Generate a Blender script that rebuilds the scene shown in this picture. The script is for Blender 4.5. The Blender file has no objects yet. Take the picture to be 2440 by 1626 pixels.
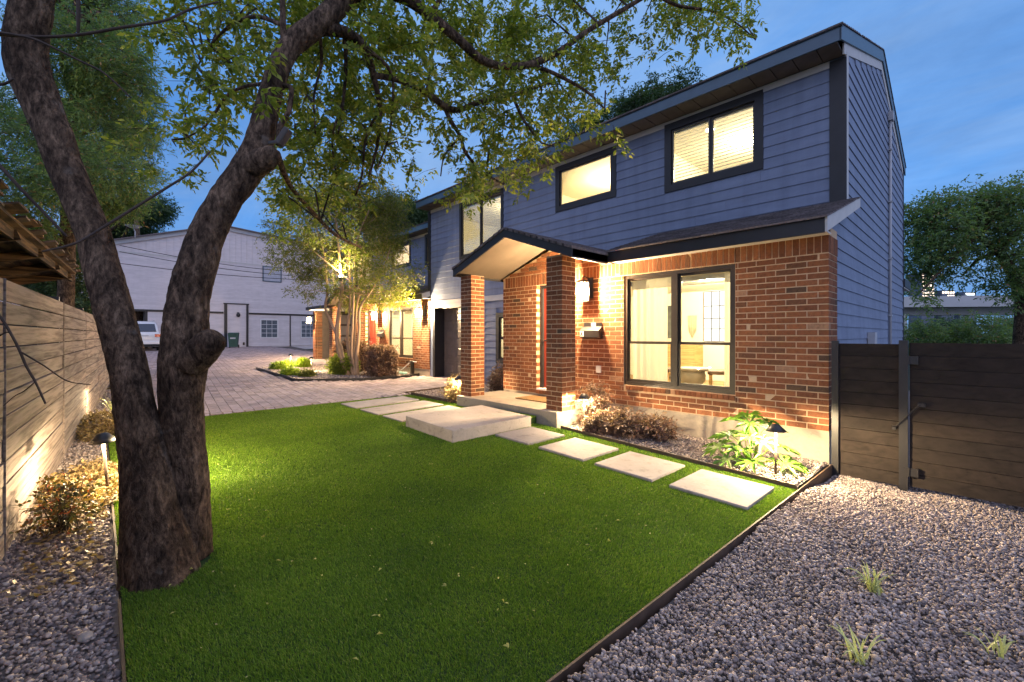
import bpy, math, random
import numpy as np
from mathutils import Vector, Matrix, noise as mnoise

random.seed(7)
RNG = np.random.default_rng(11)
R = math.radians
SC = bpy.context.scene
COL = SC.collection

# ------------------------------------------------------------------ camera
F_PX, CX_PX, HZ_PX = 1048.0, 1220.0, 798.0            # focal length and horizon of the photograph, in its pixels
CAM = (1.212, -6.232, 1.509)
FWX, FWY = -0.7287, 0.6849
cam_d = bpy.data.cameras.new('camera')
cam_d.sensor_width = 36.0
cam_d.lens = 36.0 * F_PX / 2440.0
cam_d.shift_y = -(813.0 - HZ_PX) / 2440.0
cam_d.clip_start = 0.05
cam_d.clip_end = 3000.0
cam = bpy.data.objects.new('camera', cam_d)
COL.objects.link(cam)
cam.location = CAM
cam.rotation_euler = (R(90), 0, math.atan2(-FWX, FWY))
SC.camera = cam

# ------------------------------------------------------------------ world: dusk sky with thin cloud streaks
world = bpy.data.worlds.new('World')
SC.world = world
world.use_nodes = True
wn = world.node_tree
wn.nodes.clear()
def _n(t, kind, **kw):
    n = t.nodes.new(kind)
    for k, v in kw.items():
        setattr(n, k, v)
    return n
w_out = _n(wn, 'ShaderNodeOutputWorld')
w_bg = _n(wn, 'ShaderNodeBackground')
w_bg.inputs['Strength'].default_value = 1.0
w_tc = _n(wn, 'ShaderNodeTexCoord')
w_sep = _n(wn, 'ShaderNodeSeparateXYZ')
wn.links.new(w_tc.outputs['Generated'], w_sep.inputs[0])
w_ramp = _n(wn, 'ShaderNodeValToRGB')
cr = w_ramp.color_ramp
cr.elements[0].position = 0.0
cr.elements[0].color = (0.085, 0.23, 0.52, 1)
cr.elements[1].position = 1.0
cr.elements[1].color = (0.055, 0.17, 0.43, 1)
e = cr.elements.new(0.30); e.color = (0.080, 0.235, 0.56, 1)
wn.links.new(w_sep.outputs['Z'], w_ramp.inputs[0])
w_add = _n(wn, 'ShaderNodeMath', operation='ADD'); w_add.inputs[1].default_value = 0.22
w_abs = _n(wn, 'ShaderNodeMath', operation='ABSOLUTE')
wn.links.new(w_sep.outputs['Z'], w_abs.inputs[0])
wn.links.new(w_abs.outputs[0], w_add.inputs[0])
w_dx = _n(wn, 'ShaderNodeMath', operation='DIVIDE')
w_dy = _n(wn, 'ShaderNodeMath', operation='DIVIDE')
wn.links.new(w_sep.outputs['X'], w_dx.inputs[0]); wn.links.new(w_add.outputs[0], w_dx.inputs[1])
wn.links.new(w_sep.outputs['Y'], w_dy.inputs[0]); wn.links.new(w_add.outputs[0], w_dy.inputs[1])
w_cmb = _n(wn, 'ShaderNodeCombineXYZ')
wn.links.new(w_dx.outputs[0], w_cmb.inputs[0]); wn.links.new(w_dy.outputs[0], w_cmb.inputs[1])
w_map = _n(wn, 'ShaderNodeMapping')
w_map.inputs['Scale'].default_value = (1.0, 1.55, 1.0)
w_map.inputs['Rotation'].default_value = (0, 0, R(38))
wn.links.new(w_cmb.outputs[0], w_map.inputs[0])
w_no = _n(wn, 'ShaderNodeTexNoise')
w_no.inputs['Scale'].default_value = 1.25
w_no.inputs['Detail'].default_value = 8
w_no.inputs['Roughness'].default_value = 0.6
w_no.inputs['Distortion'].default_value = 0.6
wn.links.new(w_map.outputs[0], w_no.inputs['Vector'])
w_cr = _n(wn, 'ShaderNodeValToRGB')
w_cr.color_ramp.elements[0].position = 0.36
w_cr.color_ramp.elements[0].color = (0, 0, 0, 1)
w_cr.color_ramp.elements[1].position = 0.66
w_cr.color_ramp.elements[1].color = (0.72, 0.72, 0.72, 1)
wn.links.new(w_no.outputs['Fac'], w_cr.inputs[0])
w_mix = _n(wn, 'ShaderNodeMix', data_type='RGBA')
wn.links.new(w_cr.outputs[0], w_mix.inputs[0])
wn.links.new(w_ramp.outputs[0], w_mix.inputs[6])
w_mix.inputs[7].default_value = (0.17, 0.285, 0.48, 1)
w_c2 = _n(wn, 'ShaderNodeValToRGB')
w_c2.color_ramp.elements[0].position = 0.30; w_c2.color_ramp.elements[0].color = (0.76, 0.75, 0.77, 1)
w_c2.color_ramp.elements[1].position = 0.66; w_c2.color_ramp.elements[1].color = (1.30, 1.20, 1.14, 1)
w_n2 = _n(wn, 'ShaderNodeTexNoise')
w_n2.inputs['Scale'].default_value = 0.8; w_n2.inputs['Detail'].default_value = 9; w_n2.inputs['Roughness'].default_value = 0.62; w_n2.inputs['Distortion'].default_value = 0.9
wn.links.new(w_map.outputs[0], w_n2.inputs['Vector']); wn.links.new(w_n2.outputs['Fac'], w_c2.inputs[0])
w_mu = _n(wn, 'ShaderNodeMix', data_type='RGBA', blend_type='MULTIPLY'); w_mu.inputs[0].default_value = 1.0
wn.links.new(w_mix.outputs[2], w_mu.inputs[6]); wn.links.new(w_c2.outputs[0], w_mu.inputs[7])
wn.links.new(w_mu.outputs[2], w_bg.inputs['Color'])
wn.links.new(w_bg.outputs[0], w_out.inputs[0])

# the last, very soft glow of the evening sky behind the camera
sun_d = bpy.data.lights.new('sun', 'SUN')
sun_d.energy = 1.15
sun_d.angle = R(150)
sun_d.color = (1.0, 0.85, 0.95)
sun = bpy.data.objects.new('sun', sun_d)
COL.objects.link(sun)
sun.rotation_euler = (R(50), 0, R(50))

SC.view_settings.view_transform = 'Standard'
SC.view_settings.look = 'None'
SC.view_settings.exposure = 0.72
SC.view_settings.gamma = 1.0
SC.cycles.use_denoising = True
SC.cycles.max_bounces = 6
SC.cycles.diffuse_bounces = 3
SC.cycles.glossy_bounces = 3
SC.cycles.transmission_bounces = 4
SC.cycles.transparent_max_bounces = 12
SC.cycles.sample_clamp_indirect = 4.0
SC.cycles.caustics_reflective = False
SC.cycles.caustics_refractive = False

# ------------------------------------------------------------------ helpers
def ray(px):
    k = (px - CX_PX) / F_PX
    return FWX + FWY * k, FWY - FWX * k
def at(px, py, d):
    """world point at depth d in front of the camera for a point of the photograph (measuring aid)"""
    a, b = ray(px)
    return Vector((CAM[0] + a * d, CAM[1] + b * d, CAM[2] - (py - HZ_PX) * d / F_PX))
def depth(p):
    return FWX * (p[0] - CAM[0]) + FWY * (p[1] - CAM[1])
def proj(p):
    x, y = p[0] - CAM[0], p[1] - CAM[1]
    d = FWX * x + FWY * y
    return CX_PX + F_PX * (FWY * x - FWX * y) / d, HZ_PX - F_PX * (p[2] - CAM[2]) / d
def gz(X):
    X = -X
    if X < 5: return 0.027 * X
    if X < 11: return 0.135 + 0.001 * (X - 5)
    if X < 36: return 0.141 + 0.0195 * (X - 11)
    return 0.6285
GZ = np.vectorize(gz)

WORLD = {}
OFF = Vector((0, 0, 0))
def set_off(x=0, y=0, z=0):
    global OFF
    OFF = Vector((x, y, z))

def link(o, parent=None, world_coords=True):
    COL.objects.link(o)
    if parent is not None:
        o.parent = parent
        if world_coords:
            o.matrix_parent_inverse = WORLD[parent.name].inverted()
            WORLD[o.name] = Matrix.Identity(4)
        else:
            WORLD[o.name] = WORLD[parent.name] @ Matrix.Translation(o.location)
    else:
        WORLD[o.name] = Matrix.Translation(o.location) @ Matrix.Rotation(o.rotation_euler[2], 4, 'Z')
    return o
def tag(o, label=None, cat=None, group=None, kind=None):
    if label: o['label'] = label
    if cat: o['category'] = cat
    if group: o['group'] = group
    if kind: o['kind'] = kind
    return o
def thing(name, label, cat, loc, rotz=0.0, group=None):
    o = bpy.data.objects.new(name, None)
    o.empty_display_size = 0.1
    o.location = Vector(loc) + OFF
    o.rotation_euler = (0, 0, rotz)
    link(o)
    return tag(o, label, cat, group)
def np_mesh(name, V, F):
    V = np.asarray(V, dtype=np.float32); F = np.asarray(F, dtype=np.int32)
    m = bpy.data.meshes.new(name)
    m.vertices.add(len(V)); m.vertices.foreach_set('co', V.ravel())
    k = F.shape[1]
    m.loops.add(F.size); m.loops.foreach_set('vertex_index', F.ravel())
    m.polygons.add(len(F)); m.polygons.foreach_set('loop_start', np.arange(0, F.size, k, dtype=np.int32))
    m.update(calc_edges=True)
    return m
BOXF = [(0, 3, 2, 1), (4, 5, 6, 7), (0, 1, 5, 4), (1, 2, 6, 5), (2, 3, 7, 6), (3, 0, 4, 7)]
class MB:
    def __init__(s):
        s.v = []; s.f = []; s.sm = []
    def add(s, vs, fs, smooth=False):
        n = len(s.v)
        s.v += [tuple(v) for v in vs]
        s.f += [tuple(i + n for i in f) for f in fs]
        s.sm += [smooth] * len(fs)
        return s
    def box(s, x0, x1, y0, y1, z0, z1):
        return s.add([(x0, y0, z0), (x1, y0, z0), (x1, y1, z0), (x0, y1, z0), (x0, y0, z1), (x1, y0, z1), (x1, y1, z1), (x0, y1, z1)], BOXF)
    def hexa(s, bottom, top):
        return s.add(list(bottom) + list(top), BOXF)
    def bar(s, p, q, w, h, up=(0, 0, 1)):
        p = Vector(p); q = Vector(q); d = (q - p).normalized()
        u = Vector(up); side = d.cross(u)
        if side.length < 1e-4: side = d.cross(Vector((1, 0, 0)))
        side.normalize(); u = side.cross(d).normalized()
        a, b = side * w / 2, u * h / 2
        return s.hexa([p - a - b, p + a - b, q + a - b, q - a - b], [p - a + b, p + a + b, q + a + b, q - a + b])
    def prism(s, poly, lo, hi, axis):
        """closed polygon of 2-D points extruded along axis 'x','y','z'"""
        n = len(poly)
        def P(a, b, c):
            return {'x': (c, a, b), 'y': (a, c, b), 'z': (a, b, c)}[axis]
        vs = [P(a, b, lo) for a, b in poly] + [P(a, b, hi) for a, b in poly]
        fs = [tuple(range(n))[::-1], tuple(range(n, 2 * n))] + [(i, (i + 1) % n, n + (i + 1) % n, n + i) for i in range(n)]
        return s.add(vs, fs)
    def tube(s, pts, rad, seg=8, smooth=True, cap=True, wob=0.0, seed=0.0):
        pts = [Vector(p) for p in pts]
        if not hasattr(rad, '__len__'): rad = [rad] * len(pts)
        vs = []; fs = []
        pu = None
        for i, p in enumerate(pts):
            d = (pts[min(i + 1, len(pts) - 1)] - pts[max(i - 1, 0)])
            if d.length < 1e-9: d = Vector((0, 0, 1))
            d.normalize()
            if pu is None:
                pu = d.orthogonal().normalized()
            pu = (pu - d * pu.dot(d))
            if pu.length < 1e-6: pu = d.orthogonal()
            pu.normalize()
            pv = d.cross(pu)
            for k in range(seg):
                a = 2 * math.pi * k / seg
                dirv = pu * math.cos(a) + pv * math.sin(a)
                r = rad[i]
                if wob:
                    q = p + dirv * r
                    r *= 1 + wob * (mnoise.noise(q * 7 + Vector((seed, 0, 0))) + 0.6 * mnoise.noise(q * 19 + Vector((0, seed, 0))) + 0.35 * mnoise.noise(q * 47))
                vs.append(p + dirv * r)
        for i in range(len(pts) - 1):
            for k in range(seg):
                a, b = i * seg + k, i * seg + (k + 1) % seg
                fs.append((a, b, b + seg, a + seg))
        if cap:
            fs.append(tuple(range(seg))[::-1]); fs.append(tuple(range(len(vs) - seg, len(vs))))
        return s.add(vs, fs, smooth)
    def trunk(s, pts, rad, seg, seed, flare=0.0):
        vs = []; fs = []; pu = None; L = 0.0
        for i, p in enumerate(pts):
            d = (pts[min(i + 1, len(pts) - 1)] - pts[max(i - 1, 0)]).normalized()
            if pu is None: pu = d.orthogonal().normalized()
            pu = (pu - d * pu.dot(d)).normalized(); pv = d.cross(pu)
            if i: L += (p - pts[i - 1]).length
            for k in range(seg):
                a = 2 * math.pi * k / seg
                dv = pu * math.cos(a) + pv * math.sin(a)
                r = rad[i]; q = p + dv * r
                big = mnoise.noise(q * 5 + Vector((seed, 0, 0))) * .055 + mnoise.noise(q * 13) * .035
                rid = mnoise.noise(Vector((dv.x * 7, dv.y * 7, dv.z * 7 + L * 5.5 + seed)))
                rid2 = mnoise.noise(Vector((dv.x * 17, dv.y * 17, L * 15 + seed)))
                fine = mnoise.noise(q * 60) * .5 + mnoise.noise(q * 110) * .35
                disp = big - .035 * (1 - min(1, abs(rid) * 5)) - .022 * (1 - min(1, abs(rid2) * 4)) + .012 * fine
                fl = flare * math.exp(-max(0, L - .05) / .13) * (.45 + .55 * math.cos(a * 5 + seed) * math.cos(a * 2 + 1))
                vs.append(p + dv * r * (1 + disp + fl))
        n = len(pts)
        for i in range(n - 1):
            for k in range(seg):
                a, b = i * seg + k, i * seg + (k + 1) % seg
                fs.append((a, b, b + seg, a + seg))
        fs.append(tuple(range(seg))[::-1]); fs.append(tuple(range(len(vs) - seg, len(vs))))
        return s.add(vs, fs, True)
    def lathe(s, prof, c=(0, 0, 0), seg=20, smooth=True):
        vs = []; fs = []
        for r, z in prof:
            for k in range(seg):
                a = 2 * math.pi * k / seg
                vs.append((c[0] + r * math.cos(a), c[1] + r * math.sin(a), c[2] + z))
        for i in range(len(prof) - 1):
            for k in range(seg):
                a, b = i * seg + k, i * seg + (k + 1) % seg
                fs.append((a, b, b + seg, a + seg))
        fs.append(tuple(range(seg))[::-1]); fs.append(tuple(range(len(vs) - seg, len(vs))))
        return s.add(vs, fs, smooth)
    def mesh(s, name):
        m = bpy.data.meshes.new(name)
        o = OFF
        m.from_pydata([(v[0] + o.x, v[1] + o.y, v[2] + o.z) for v in s.v] if o.length else s.v, [], s.f)
        m.polygons.foreach_set('use_smooth', s.sm)
        m.update()
        return m
    def build(s, name, mat, parent=None, bevel=0.0, local=False):
        global OFF
        if local:
            keep = OFF; OFF = Vector((0, 0, 0)); m = s.mesh(name); OFF = keep
        else:
            m = s.mesh(name)
        m.materials.append(mat)
        o = bpy.data.objects.new(name, m)
        link(o, parent, world_coords=not local)
        if bevel:
            b = o.modifiers.new('edge', 'BEVEL'); b.width = bevel; b.segments = 2; b.limit_method = 'ANGLE'
        return o
def np_obj(name, V, F, mat, parent=None, kind=None, smooth=False):
    m = np_mesh(name, V, F)
    m.polygons.foreach_set('use_smooth', np.full(len(m.polygons), bool(smooth), dtype=bool))
    m.materials.append(mat)
    o = bpy.data.objects.new(name, m)
    link(o, parent)
    if kind: o['kind'] = kind
    return o
def copy_tree(o, parent=None):
    c = o.copy(); COL.objects.link(c)
    if parent is not None:
        c.parent = parent
        c.matrix_parent_inverse = o.matrix_parent_inverse.copy()
    for ch in list(o.children):
        copy_tree(ch, c)
    return c

# ------------------------------------------------------------------ materials
def new_mat(name):
    m = bpy.data.materials.new(name)
    m.use_nodes = True
    t = m.node_tree
    t.nodes.clear()
    out = _n(t, 'ShaderNodeOutputMaterial')
    return m, t, out
def vec_pos(t, scale=(1, 1, 1)):
    g = _n(t, 'ShaderNodeNewGeometry')
    mp = _n(t, 'ShaderNodeMapping')
    mp.inputs['Scale'].default_value = scale
    t.links.new(g.outputs['Position'], mp.inputs[0])
    return mp.outputs[0]
def noise_tex(t, vec, scale, detail=4, rough=0.55, dist=0.0):
    n = _n(t, 'ShaderNodeTexNoise')
    n.inputs['Scale'].default_value = scale
    n.inputs['Detail'].default_value = detail
    n.inputs['Roughness'].default_value = rough
    n.inputs['Distortion'].default_value = dist
    t.links.new(vec, n.inputs['Vector'])
    return n.outputs['Fac']
def ramp(t, fac, stops, interp='LINEAR'):
    r = _n(t, 'ShaderNodeValToRGB')
    r.color_ramp.interpolation = interp
    el = r.color_ramp.elements
    while len(el) > 1: el.remove(el[-1])
    el[0].position = stops[0][0]; el[0].color = (*stops[0][1], 1)
    for p, c in stops[1:]:
        e = el.new(p); e.color = (*c, 1)
    t.links.new(fac, r.inputs[0])
    return r.outputs[0]
def mixc(t, fac, a, b, mode='MIX'):
    m = _n(t, 'ShaderNodeMix', data_type='RGBA', blend_type=mode)
    for sock, v in ((m.inputs[0], fac), (m.inputs[6], a), (m.inputs[7], b)):
        if isinstance(v, (int, float)): sock.default_value = v
        elif isinstance(v, tuple): sock.default_value = (*v, 1)
        else: t.links.new(v, sock)
    return m.outputs[2]
def rand_id(t):
    """a random number for each separate piece, whether it is its own object or an island of a joined mesh"""
    g = _n(t, 'ShaderNodeNewGeometry'); oi = _n(t, 'ShaderNodeObjectInfo')
    a = _n(t, 'ShaderNodeMath', operation='ADD'); f = _n(t, 'ShaderNodeMath', operation='FRACT')
    t.links.new(g.outputs['Random Per Island'], a.inputs[0]); t.links.new(oi.outputs['Random'], a.inputs[1])
    t.links.new(a.outputs[0], f.inputs[0])
    return f.outputs[0]
def finish(t, out, color, rough=0.7, bump=None, bump_s=0.3, bump_d=0.01, metal=0.0, spec=0.35, emis=None, emis_s=0.0, coat=0.0):
    p = _n(t, 'ShaderNodeBsdfPrincipled')
    if isinstance(color, tuple): p.inputs['Base Color'].default_value = (*color, 1)
    else: t.links.new(color, p.inputs['Base Color'])
    if isinstance(rough, (int, float)): p.inputs['Roughness'].default_value = rough
    else: t.links.new(rough, p.inputs['Roughness'])
    p.inputs['Metallic'].default_value = metal
    p.inputs['Specular IOR Level'].default_value = spec
    p.inputs['Coat Weight'].default_value = coat
    if emis:
        p.inputs['Emission Color'].default_value = (*emis, 1); p.inputs['Emission Strength'].default_value = emis_s
    if bump is not None:
        b = _n(t, 'ShaderNodeBump')
        b.inputs['Strength'].default_value = bump_s
        b.inputs['Distance'].default_value = bump_d
        t.links.new(bump, b.inputs['Height'])
        t.links.new(b.outputs[0], p.inputs['Normal'])
    t.links.new(p.outputs[0], out.inputs[0])
    return p
def simple(name, color, rough=0.6, var=0.12, nscale=6.0, bump_s=0.15, bump_d=0.004, metal=0.0, spec=0.35, piece=0.0, stretch=(1, 1, 1), coat=0.0):
    m, t, out = new_mat(name)
    v = vec_pos(t, stretch)
    n = noise_tex(t, v, nscale, 6)
    hi = tuple(min(1, c * (1 + var)) for c in color); lo = tuple(c * (1 - var) for c in color)
    c = ramp(t, n, [(0.3, lo), (0.7, hi)])
    if piece:
        c = mixc(t, 1.0, c, ramp(t, rand_id(t), [(0, (1 - piece,) * 3), (1, (1 + piece,) * 3)]), 'MULTIPLY')
    n2 = noise_tex(t, v, nscale * 9, 4)
    finish(t, out, c, rough, n2, bump_s, bump_d, metal, spec, coat=coat)
    return m

def mat_brick():
    m, t, out = new_mat('brick')
    rid = rand_id(t)
    base = ramp(t, rid, [(0.0, (0.175, 0.068, 0.032)), (0.2, (0.21, 0.082, 0.037)), (0.42, (0.15, 0.060, 0.030)), (0.6, (0.23, 0.094, 0.044)),
                         (0.75, (0.185, 0.074, 0.036)), (0.89, (0.13, 0.060, 0.033)), (0.955, (0.080, 0.050, 0.034)), (0.98, (0.28, 0.165, 0.10))], 'CONSTANT')
    v = vec_pos(t)
    n = noise_tex(t, v, 24, 5, 0.65)
    c = mixc(t, 0.9, base, ramp(t, n, [(0.25, (0.55, 0.52, 0.5)), (0.5, (1, 1, 1)), (0.75, (1.35, 1.25, 1.15))]), 'MULTIPLY')
    n3 = noise_tex(t, v, 75, 3, 0.7)
    c = mixc(t, ramp(t, n3, [(0.60, (0, 0, 0)), (0.72, (0.55, 0.55, 0.55))]), c, (0.36, 0.25, 0.18))
    h = mixc(t, 0.5, n, n3)
    finish(t, out, c, 0.9, h, 0.4, 0.004, spec=0.15)
    return m
def mat_mortar():
    return simple('mortar', (0.46, 0.335, 0.215), 0.95, 0.12, 14, 0.5, 0.004, spec=0.15)
def mat_siding(name='siding_paint', streak=0.8, col=(0.168, 0.203, 0.292)):
    m, t, out = new_mat(name)
    v = vec_pos(t, (0.6, 0.6, 3.0))
    n = noise_tex(t, v, 3.5, 5)
    c = ramp(t, n, [(0.3, tuple(x * 0.90 for x in col)), (0.7, tuple(x * 1.07 for x in col))])
    c = mixc(t, 1.0, c, ramp(t, rand_id(t), [(0, (0.95,) * 3), (1, (1.04,) * 3)]), 'MULTIPLY')
    st = noise_tex(t, vec_pos(t, (2.2, 2.2, 0.22)), 2.4, 5)
    c = mixc(t, streak, c, ramp(t, st, [(0.32, (0.82, 0.82, 0.83)), (0.6, (1.04, 1.04, 1.03))]), 'MULTIPLY')
    g = noise_tex(t, vec_pos(t, (1.2, 1.2, 26)), 9, 4)
    finish(t, out, c, 0.62, g, 0.25, 0.004, spec=0.3)
    return m
def mat_wood(name, dark, light, stretch=(0.55, 0.55, 9), scale=5.0, rough=0.85, dist=3.2, contrast=(0.42, 0.60), bump_d=0.006):
    m, t, out = new_mat(name)
    g = _n(t, 'ShaderNodeNewGeometry')
    oi = _n(t, 'ShaderNodeObjectInfo')
    off = _n(t, 'ShaderNodeVectorMath', operation='SCALE'); off.inputs['Scale'].default_value = 37.0
    cmb = _n(t, 'ShaderNodeCombineXYZ')
    r = rand_id(t)
    t.links.new(r, cmb.inputs[0]); t.links.new(r, cmb.inputs[2])
    t.links.new(cmb.outputs[0], off.inputs[0])
    ad = _n(t, 'ShaderNodeVectorMath', operation='ADD')
    t.links.new(g.outputs['Position'], ad.inputs[0]); t.links.new(off.outputs[0], ad.inputs[1])
    mp = _n(t, 'ShaderNodeMapping'); mp.inputs['Scale'].default_value = stretch
    t.links.new(ad.outputs[0], mp.inputs[0])
    broad = noise_tex(t, mp.outputs[0], scale * 0.22, 2, 0.5)
    # growth rings: bands of a slow noise field, folded many times
    mul = _n(t, 'ShaderNodeMath', operation='MULTIPLY'); mul.inputs[1].default_value = 11.0
    t.links.new(broad, mul.inputs[0])
    pp = _n(t, 'ShaderNodeMath', operation='PINGPONG'); pp.inputs[1].default_value = 1.0
    t.links.new(mul.outputs[0], pp.inputs[0])
    fine = noise_tex(t, mp.outputs[0], scale * 2.4, 6, 0.65)
    h = mixc(t, 0.68, pp.outputs[0], fine)
    c = ramp(t, h, [(contrast[0] - 0.17, tuple(x * 0.42 for x in dark)), (contrast[0], dark), (contrast[1], light)])
    kn = noise_tex(t, mp.outputs[0], scale * 0.5, 3, 0.6)
    c = mixc(t, ramp(t, kn, [(0.58, (0, 0, 0)), (0.74, (0.75, 0.75, 0.75))]), c, tuple(x * 0.45 for x in dark))
    c = mixc(t, 1.0, c, ramp(t, rand_id(t), [(0, (0.82, 0.83, 0.85)), (1, (1.15, 1.1, 1.05))]), 'MULTIPLY')
    finish(t, out, c, rough, h, 0.5, bump_d, spec=0.2)
    return m
def mat_bark():
    m, t, out = new_mat('bark')
    v = vec_pos(t, (1, 1, 0.42))
    big = noise_tex(t, vec_pos(t), 2.6, 4, 0.6)
    n = noise_tex(t, v, 19, 8, 0.72, 0.6)
    f = noise_tex(t, v, 46, 5, 0.7)
    vo = _n(t, 'ShaderNodeTexVoronoi', feature='DISTANCE_TO_EDGE'); vo.inputs['Scale'].default_value = 19
    nv = _n(t, 'ShaderNodeVectorMath', operation='ADD')
    t.links.new(v, nv.inputs[0])
    nn = _n(t, 'ShaderNodeTexNoise'); nn.inputs['Scale'].default_value = 11; nn.inputs['Detail'].default_value = 4
    t.links.new(v, nn.inputs['Vector'])
    sc = _n(t, 'ShaderNodeVectorMath', operation='SCALE'); sc.inputs['Scale'].default_value = 0.16
    t.links.new(nn.outputs['Color'], sc.inputs[0]); t.links.new(sc.outputs[0], nv.inputs[1])
    t.links.new(nv.outputs[0], vo.inputs['Vector'])
    crack = ramp(t, vo.outputs['Distance'], [(0.0, (0.0, 0.0, 0.0)), (0.10, (1, 1, 1))])
    col = ramp(t, n, [(0.34, (0.020, 0.016, 0.013)), (0.46, (0.060, 0.046, 0.037)), (0.58, (0.125, 0.098, 0.078)), (0.74, (0.24, 0.195, 0.16))])
    col = mixc(t, ramp(t, big, [(0.40, (0.0, 0.0, 0.0)), (0.62, (0.72, 0.72, 0.72))]), col, mixc(t, 1.0, col, (0.36, 0.34, 0.33), 'MULTIPLY'))
    col = mixc(t, 0.12, col, crack, 'MULTIPLY')
    col = mixc(t, 1.0, col, (1.55, 1.35, 1.15), 'MULTIPLY')
    col = mixc(t, 0.85, col, ramp(t, f, [(0.34, (0.25, 0.24, 0.23)), (0.5, (0.9, 0.9, 0.9)), (0.68, (1.5, 1.45, 1.4))]), 'MULTIPLY')
    li = noise_tex(t, vec_pos(t), 7, 3, 0.5)
    col = mixc(t, ramp(t, li, [(0.66, (0, 0, 0)), (0.76, (0.5, 0.5, 0.5))]), col, (0.22, 0.20, 0.175))
    h = mixc(t, 0.6, n, mixc(t, 0.12, f, crack))
    finish(t, out, col, 0.93, h, 1.0, 0.045, spec=0.15)
    return m
def mat_leaf(name, stops, trans=0.35, rough=0.5):
    m, t, out = new_mat(name)
    g = _n(t, 'ShaderNodeNewGeometry')
    c = ramp(t, g.outputs['Random Per Island'], stops)
    n = noise_tex(t, vec_pos(t), 1.3, 3)
    c = mixc(t, 0.8, c, ramp(t, n, [(0.3, (0.72, 0.75, 0.8)), (0.7, (1.25, 1.2, 1.05))]), 'MULTIPLY')
    p = _n(t, 'ShaderNodeBsdfPrincipled')
    p.inputs['Roughness'].default_value = rough; p.inputs['Specular IOR Level'].default_value = 0.35
    t.links.new(c, p.inputs['Base Color'])
    tr = _n(t, 'ShaderNodeBsdfTranslucent')
    t.links.new(mixc(t, 1.0, c, (1.25, 1.35, 0.6), 'MULTIPLY'), tr.inputs['Color'])
    mx = _n(t, 'ShaderNodeMixShader'); mx.inputs[0].default_value = trans
    t.links.new(p.outputs[0], mx.inputs[1]); t.links.new(tr.outputs[0], mx.inputs[2])
    t.links.new(mx.outputs[0], out.inputs[0])
    return m
def mat_glass(name, tint=(0.93, 0.95, 0.93), refl=1.0):
    m, t, out = new_mat(name)
    tr = _n(t, 'ShaderNodeBsdfTransparent'); tr.inputs[0].default_value = (*tint, 1)
    gl = _n(t, 'ShaderNodeBsdfGlossy'); gl.inputs['Roughness'].default_value = 0.01
    fr = _n(t, 'ShaderNodeFresnel'); fr.inputs['IOR'].default_value = 1.45
    mu = _n(t, 'ShaderNodeMath', operation='MULTIPLY'); mu.inputs[1].default_value = refl
    t.links.new(fr.outputs[0], mu.inputs[0])
    mx = _n(t, 'ShaderNodeMixShader')
    t.links.new(mu.outputs[0], mx.inputs[0]); t.links.new(tr.outputs[0], mx.inputs[1]); t.links.new(gl.outputs[0], mx.inputs[2])
    t.links.new(mx.outputs[0], out.inputs[0])
    return m
def mat_seeded(name, k):
    m, t, out = new_mat(name)
    tr = _n(t, 'ShaderNodeBsdfTransparent')
    tl = _n(t, 'ShaderNodeBsdfTranslucent'); tl.inputs[0].default_value = (1, .95, .86, 1)
    mx = _n(t, 'ShaderNodeMixShader'); mx.inputs[0].default_value = k
    t.links.new(tr.outputs[0], mx.inputs[1]); t.links.new(tl.outputs[0], mx.inputs[2]); t.links.new(mx.outputs[0], out.inputs[0])
    return m
def mat_emit(name, color, strength):
    m, t, out = new_mat(name)
    e = _n(t, 'ShaderNodeEmission'); e.inputs[0].default_value = (*color, 1); e.inputs[1].default_value = strength
    t.links.new(e.outputs[0], out.inputs[0])
    m.cycles.emission_sampling = 'NONE'
    return m
def mat_cloth(name, color, trans=0.35):
    m, t, out = new_mat(name)
    d = _n(t, 'ShaderNodeBsdfDiffuse'); d.inputs[0].default_value = (*color, 1)
    tr = _n(t, 'ShaderNodeBsdfTranslucent'); tr.inputs[0].default_value = (*color, 1)
    mx = _n(t, 'ShaderNodeMixShader'); mx.inputs[0].default_value = trans
    t.links.new(d.outputs[0], mx.inputs[1]); t.links.new(tr.outputs[0], mx.inputs[2]); t.links.new(mx.outputs[0], out.inputs[0])
    return m
def mat_stones():
    m, t, out = new_mat('gravel_stone')
    c = ramp(t, rand_id(t), [(0.0, (0.24, 0.20, 0.185)), (0.2, (0.34, 0.29, 0.265)), (0.4, (0.19, 0.163, 0.157)), (0.55, (0.42, 0.36, 0.325)), (0.7, (0.28, 0.225, 0.205)), (0.85, (0.14, 0.125, 0.125)), (0.95, (0.52, 0.465, 0.42))], 'CONSTANT')
    n = noise_tex(t, vec_pos(t), 60, 4)
    c = mixc(t, 0.7, c, ramp(t, n, [(0.3, (0.75, 0.74, 0.73)), (0.7, (1.2, 1.18, 1.15))]), 'MULTIPLY')
    big = noise_tex(t, vec_pos(t), 1.6, 3)
    c = mixc(t, 0.55, c, ramp(t, big, [(0.35, (0.72, 0.7, 0.7)), (0.65, (1.12, 1.1, 1.08))]), 'MULTIPLY')
    finish(t, out, c, 0.8, n, 0.3, 0.003, spec=0.25)
    return m
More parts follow.
